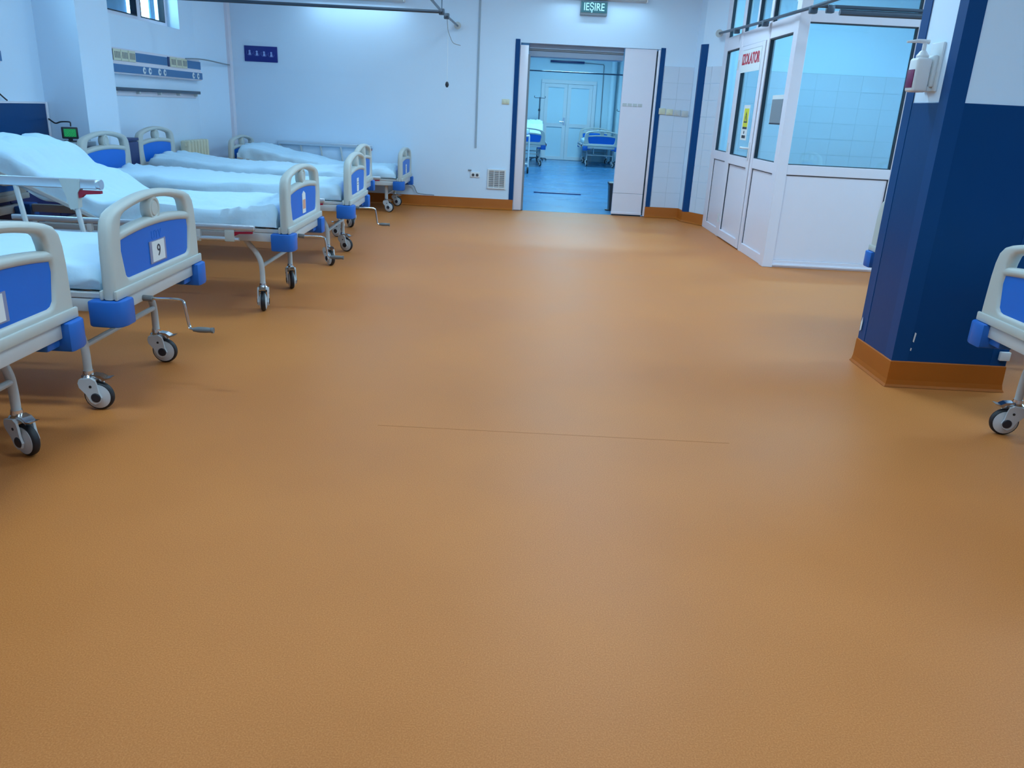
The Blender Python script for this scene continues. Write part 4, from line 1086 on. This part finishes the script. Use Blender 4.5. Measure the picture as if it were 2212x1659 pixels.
# the left row: A nearest (cut by the picture edge) ... E along the back wall
BEDS = dict(A=(-1.62, 2.365), B=(-1.605, 3.515), C=(-1.44, 5.36), D=(-1.40, 6.95), D2=(-1.62, 8.40), E=(-1.50, 10.545))
bed('hospital bed nearest the camera on the left, cut by the picture edge', *BEDS['A'], card='8', castor=(-0.4, -0.45), crank=False)
bed('hospital bed whose blue foot panel carries the card with number 9', *BEDS['B'], rotz=0.013, card='9', rails=('down', 'up'), castor=(0.02, -0.02), emboss=True)
bed('hospital bed with a raised backrest and a peach picture card on its foot panel', *BEDS['C'], rotz=0.02, card='peach', castor=(-1.35, -1.2), raise_from=-1.15, raise_ang=0.42)
bed('hospital bed with a white card on its foot panel, standing behind the peach card bed', *BEDS['D'], rotz=0.036, card='plain', castor=(-0.9, -0.35), head_dz=0.07)
bed('hospital bed mostly hidden, second from the back wall in the left row', *BEDS['D2'], rotz=0.03, card='plain', castor=(PI - 0.4, 2.3), head_dz=0.07, crank=False)
bed('lower hospital bed parked along the back wall with its far side rail raised', *BEDS['E'], dz=-0.12, card='plain', rails=('down', 'up'), castor=(-0.25, -0.2), crank=False, raise_from=-0.95, raise_ang=0.16, head_dz=0.05, rail_dx=-0.06)
mattress('flat white-sheeted mattress on the nearest left bed', *BEDS['A'], seed=1)
mattress('flat white-sheeted mattress on the bed with number 9', *BEDS['B'], rotz=0.013, seed=2)
mattress('white-sheeted mattress lifted high by the raised backrest', *BEDS['C'], rotz=0.02, seed=3, prof=((0, 0), (-1.12, 0.0), (-1.5, 0.14), (-1.74, 0.285), (-1.92, 0.32), (-2.06, 0.30)), wr=1.4, drape=0.45)
mattress('flat white-sheeted mattress on the bed behind the raised one', *BEDS['D'], rotz=0.036, seed=4, prof=((0, 0), (-0.9, 0.0), (-1.9, 0.03), (-2.1, 0.03)))
mattress('white-sheeted mattress on the bed next to the cabinet, second from the back wall', *BEDS['D2'], rotz=0.03, seed=5, prof=((0, 0), (-1.3, 0.01), (-2.1, 0.06)))
mattress('white-sheeted mattress sloping up to the head on the bed along the back wall', *BEDS['E'], dz=-0.12, seed=6, prof=((0, 0), (-0.9, 0.01), (-1.4, 0.10), (-1.9, 0.185), (-2.06, 0.17)), wr=1.2, drape=0.4)
# right side beds
bed('hospital bed at the right picture edge in front of the blue column', 2.105, 3.085, rotz=PI, card=None, castor=(-0.15, -0.15), crank=False)
mattress('white-sheeted mattress on the bed at the right picture edge', 2.105, 3.085, rotz=PI, seed=7)
bed('hospital bed hidden behind the blue column with only a sliver of footboard showing', 2.43, 5.08, rotz=PI, card=None, castor=(PI + 0.2, PI), crank=False)
mattress('white-sheeted mattress on the bed behind the blue column', 2.43, 5.08, rotz=PI, seed=8)
# next ward
bed('hospital bed seen through the doorway, right of the far double door', 1.97, 21.12, rotz=-PI / 2, card=None, castor=(0.2, 0.5), group='hospital beds in the next ward', rails=('down', 'down'))
mattress('white-sheeted mattress on the bed right of the far double door', 1.97, 21.12, rotz=-PI / 2, seed=9, group='sheeted mattresses in the next ward')
bed('hospital bed with a raised back seen through the doorway, left of the far double door', 0.06, 20.3, rotz=-PI / 2, card=None, castor=(0.2, 0.4), group='hospital beds in the next ward', raise_from=-1.0, raise_ang=0.44)
mattress('white-sheeted raised mattress on the bed left of the far double door', 0.06, 20.3, rotz=-PI / 2, seed=10, prof=((0, 0), (-0.92, 0.0), (-1.2, 0.11), (-1.62, 0.33), (-2.06, 0.42)), group='sheeted mattresses in the next ward')
t = thing('transport_trolley', 'white tubular trolley on dark wheels just inside the next ward', 'trolley', (-0.10, 18.1, 0.001))
bm = new_bm()
for sx in (-1, 1):
    for sy in (-1, 1): tube(bm, [(sx * 0.20, sy * 0.30, 0.13), (sx * 0.20, sy * 0.30, 0.78)], 0.018, 8)
for z in (0.20, 0.78):
    tube(bm, [(-0.2, -0.3, z), (0.2, -0.3, z), (0.2, 0.3, z), (-0.2, 0.3, z), (-0.2, -0.3, z)], 0.016, 8)
obj('frame', to_mesh('frame', bm, white_m), t)
obj('shelf', to_mesh('shelf', boxes([((-0.19, -0.29, 0.20), (0.19, 0.29, 0.215))]), sgrey_m, smooth=False), t)
obj('tray', to_mesh('tray', boxes([((-0.21, -0.31, 0.765), (0.21, 0.31, 0.80))], 0.008), white_m), t)
for sx in (-1, 1):
    for sy in (-1, 1):
        bm = new_bm(); lathe(bm, [(0, -0.018), (0.06, -0.018), (0.07, -0.010), (0.07, 0.010), (0.06, 0.018), (0, 0.018)], 'x', 18, (sx * 0.20, sy * 0.30, 0.07))
        obj('wheel', to_mesh('wheel', bm, tyre_m), t)
for i, (z, s) in enumerate(((0.80, 1),)):
    bm = new_bm(); box(bm, (-0.18, -0.26, 0.0), (0.19, 0.24, 0.10), 0, 0.03, 3)
    for v in bm.verts: v.co.z += 0.02 * noise.noise(v.co * 9)
    obj('folded_linen', to_mesh('folded_linen', bm, sheet_m), None, (-0.10, 18.1, 0.823), label='heap of folded white linen on the tubular trolley', category='linen')

# small cables on the floor by the far bed
bm = new_bm(); tube(bm, bez([(-1.70, BY - 0.03, 0.30), (-1.50, BY - 0.03, 0.275), (-1.45, BY - 0.03, 0.20), (-1.41, BY - 0.03, 0.165), (-1.2, BY - 0.028, 0.152)], 5), 0.006, 6)
obj('bed_cable', to_mesh('bed_cable', bm, sgrey_m), label='grey cable along the skirting behind the bed at the back wall', category='cable')
# welded seam in the vinyl floor
bm = new_bm(); box(bm, (-0.57, 3.146, -0.001), (0.95, 3.151, 0.0005)); bm.verts.ensure_lookup_table()
o = obj('floor_seam', to_mesh('floor_seam', bm, mat('vinyl_weld', (0.47, 0.145, 0.032), 0.5, spec=0.2), smooth=False)); o['kind'] = 'structure'
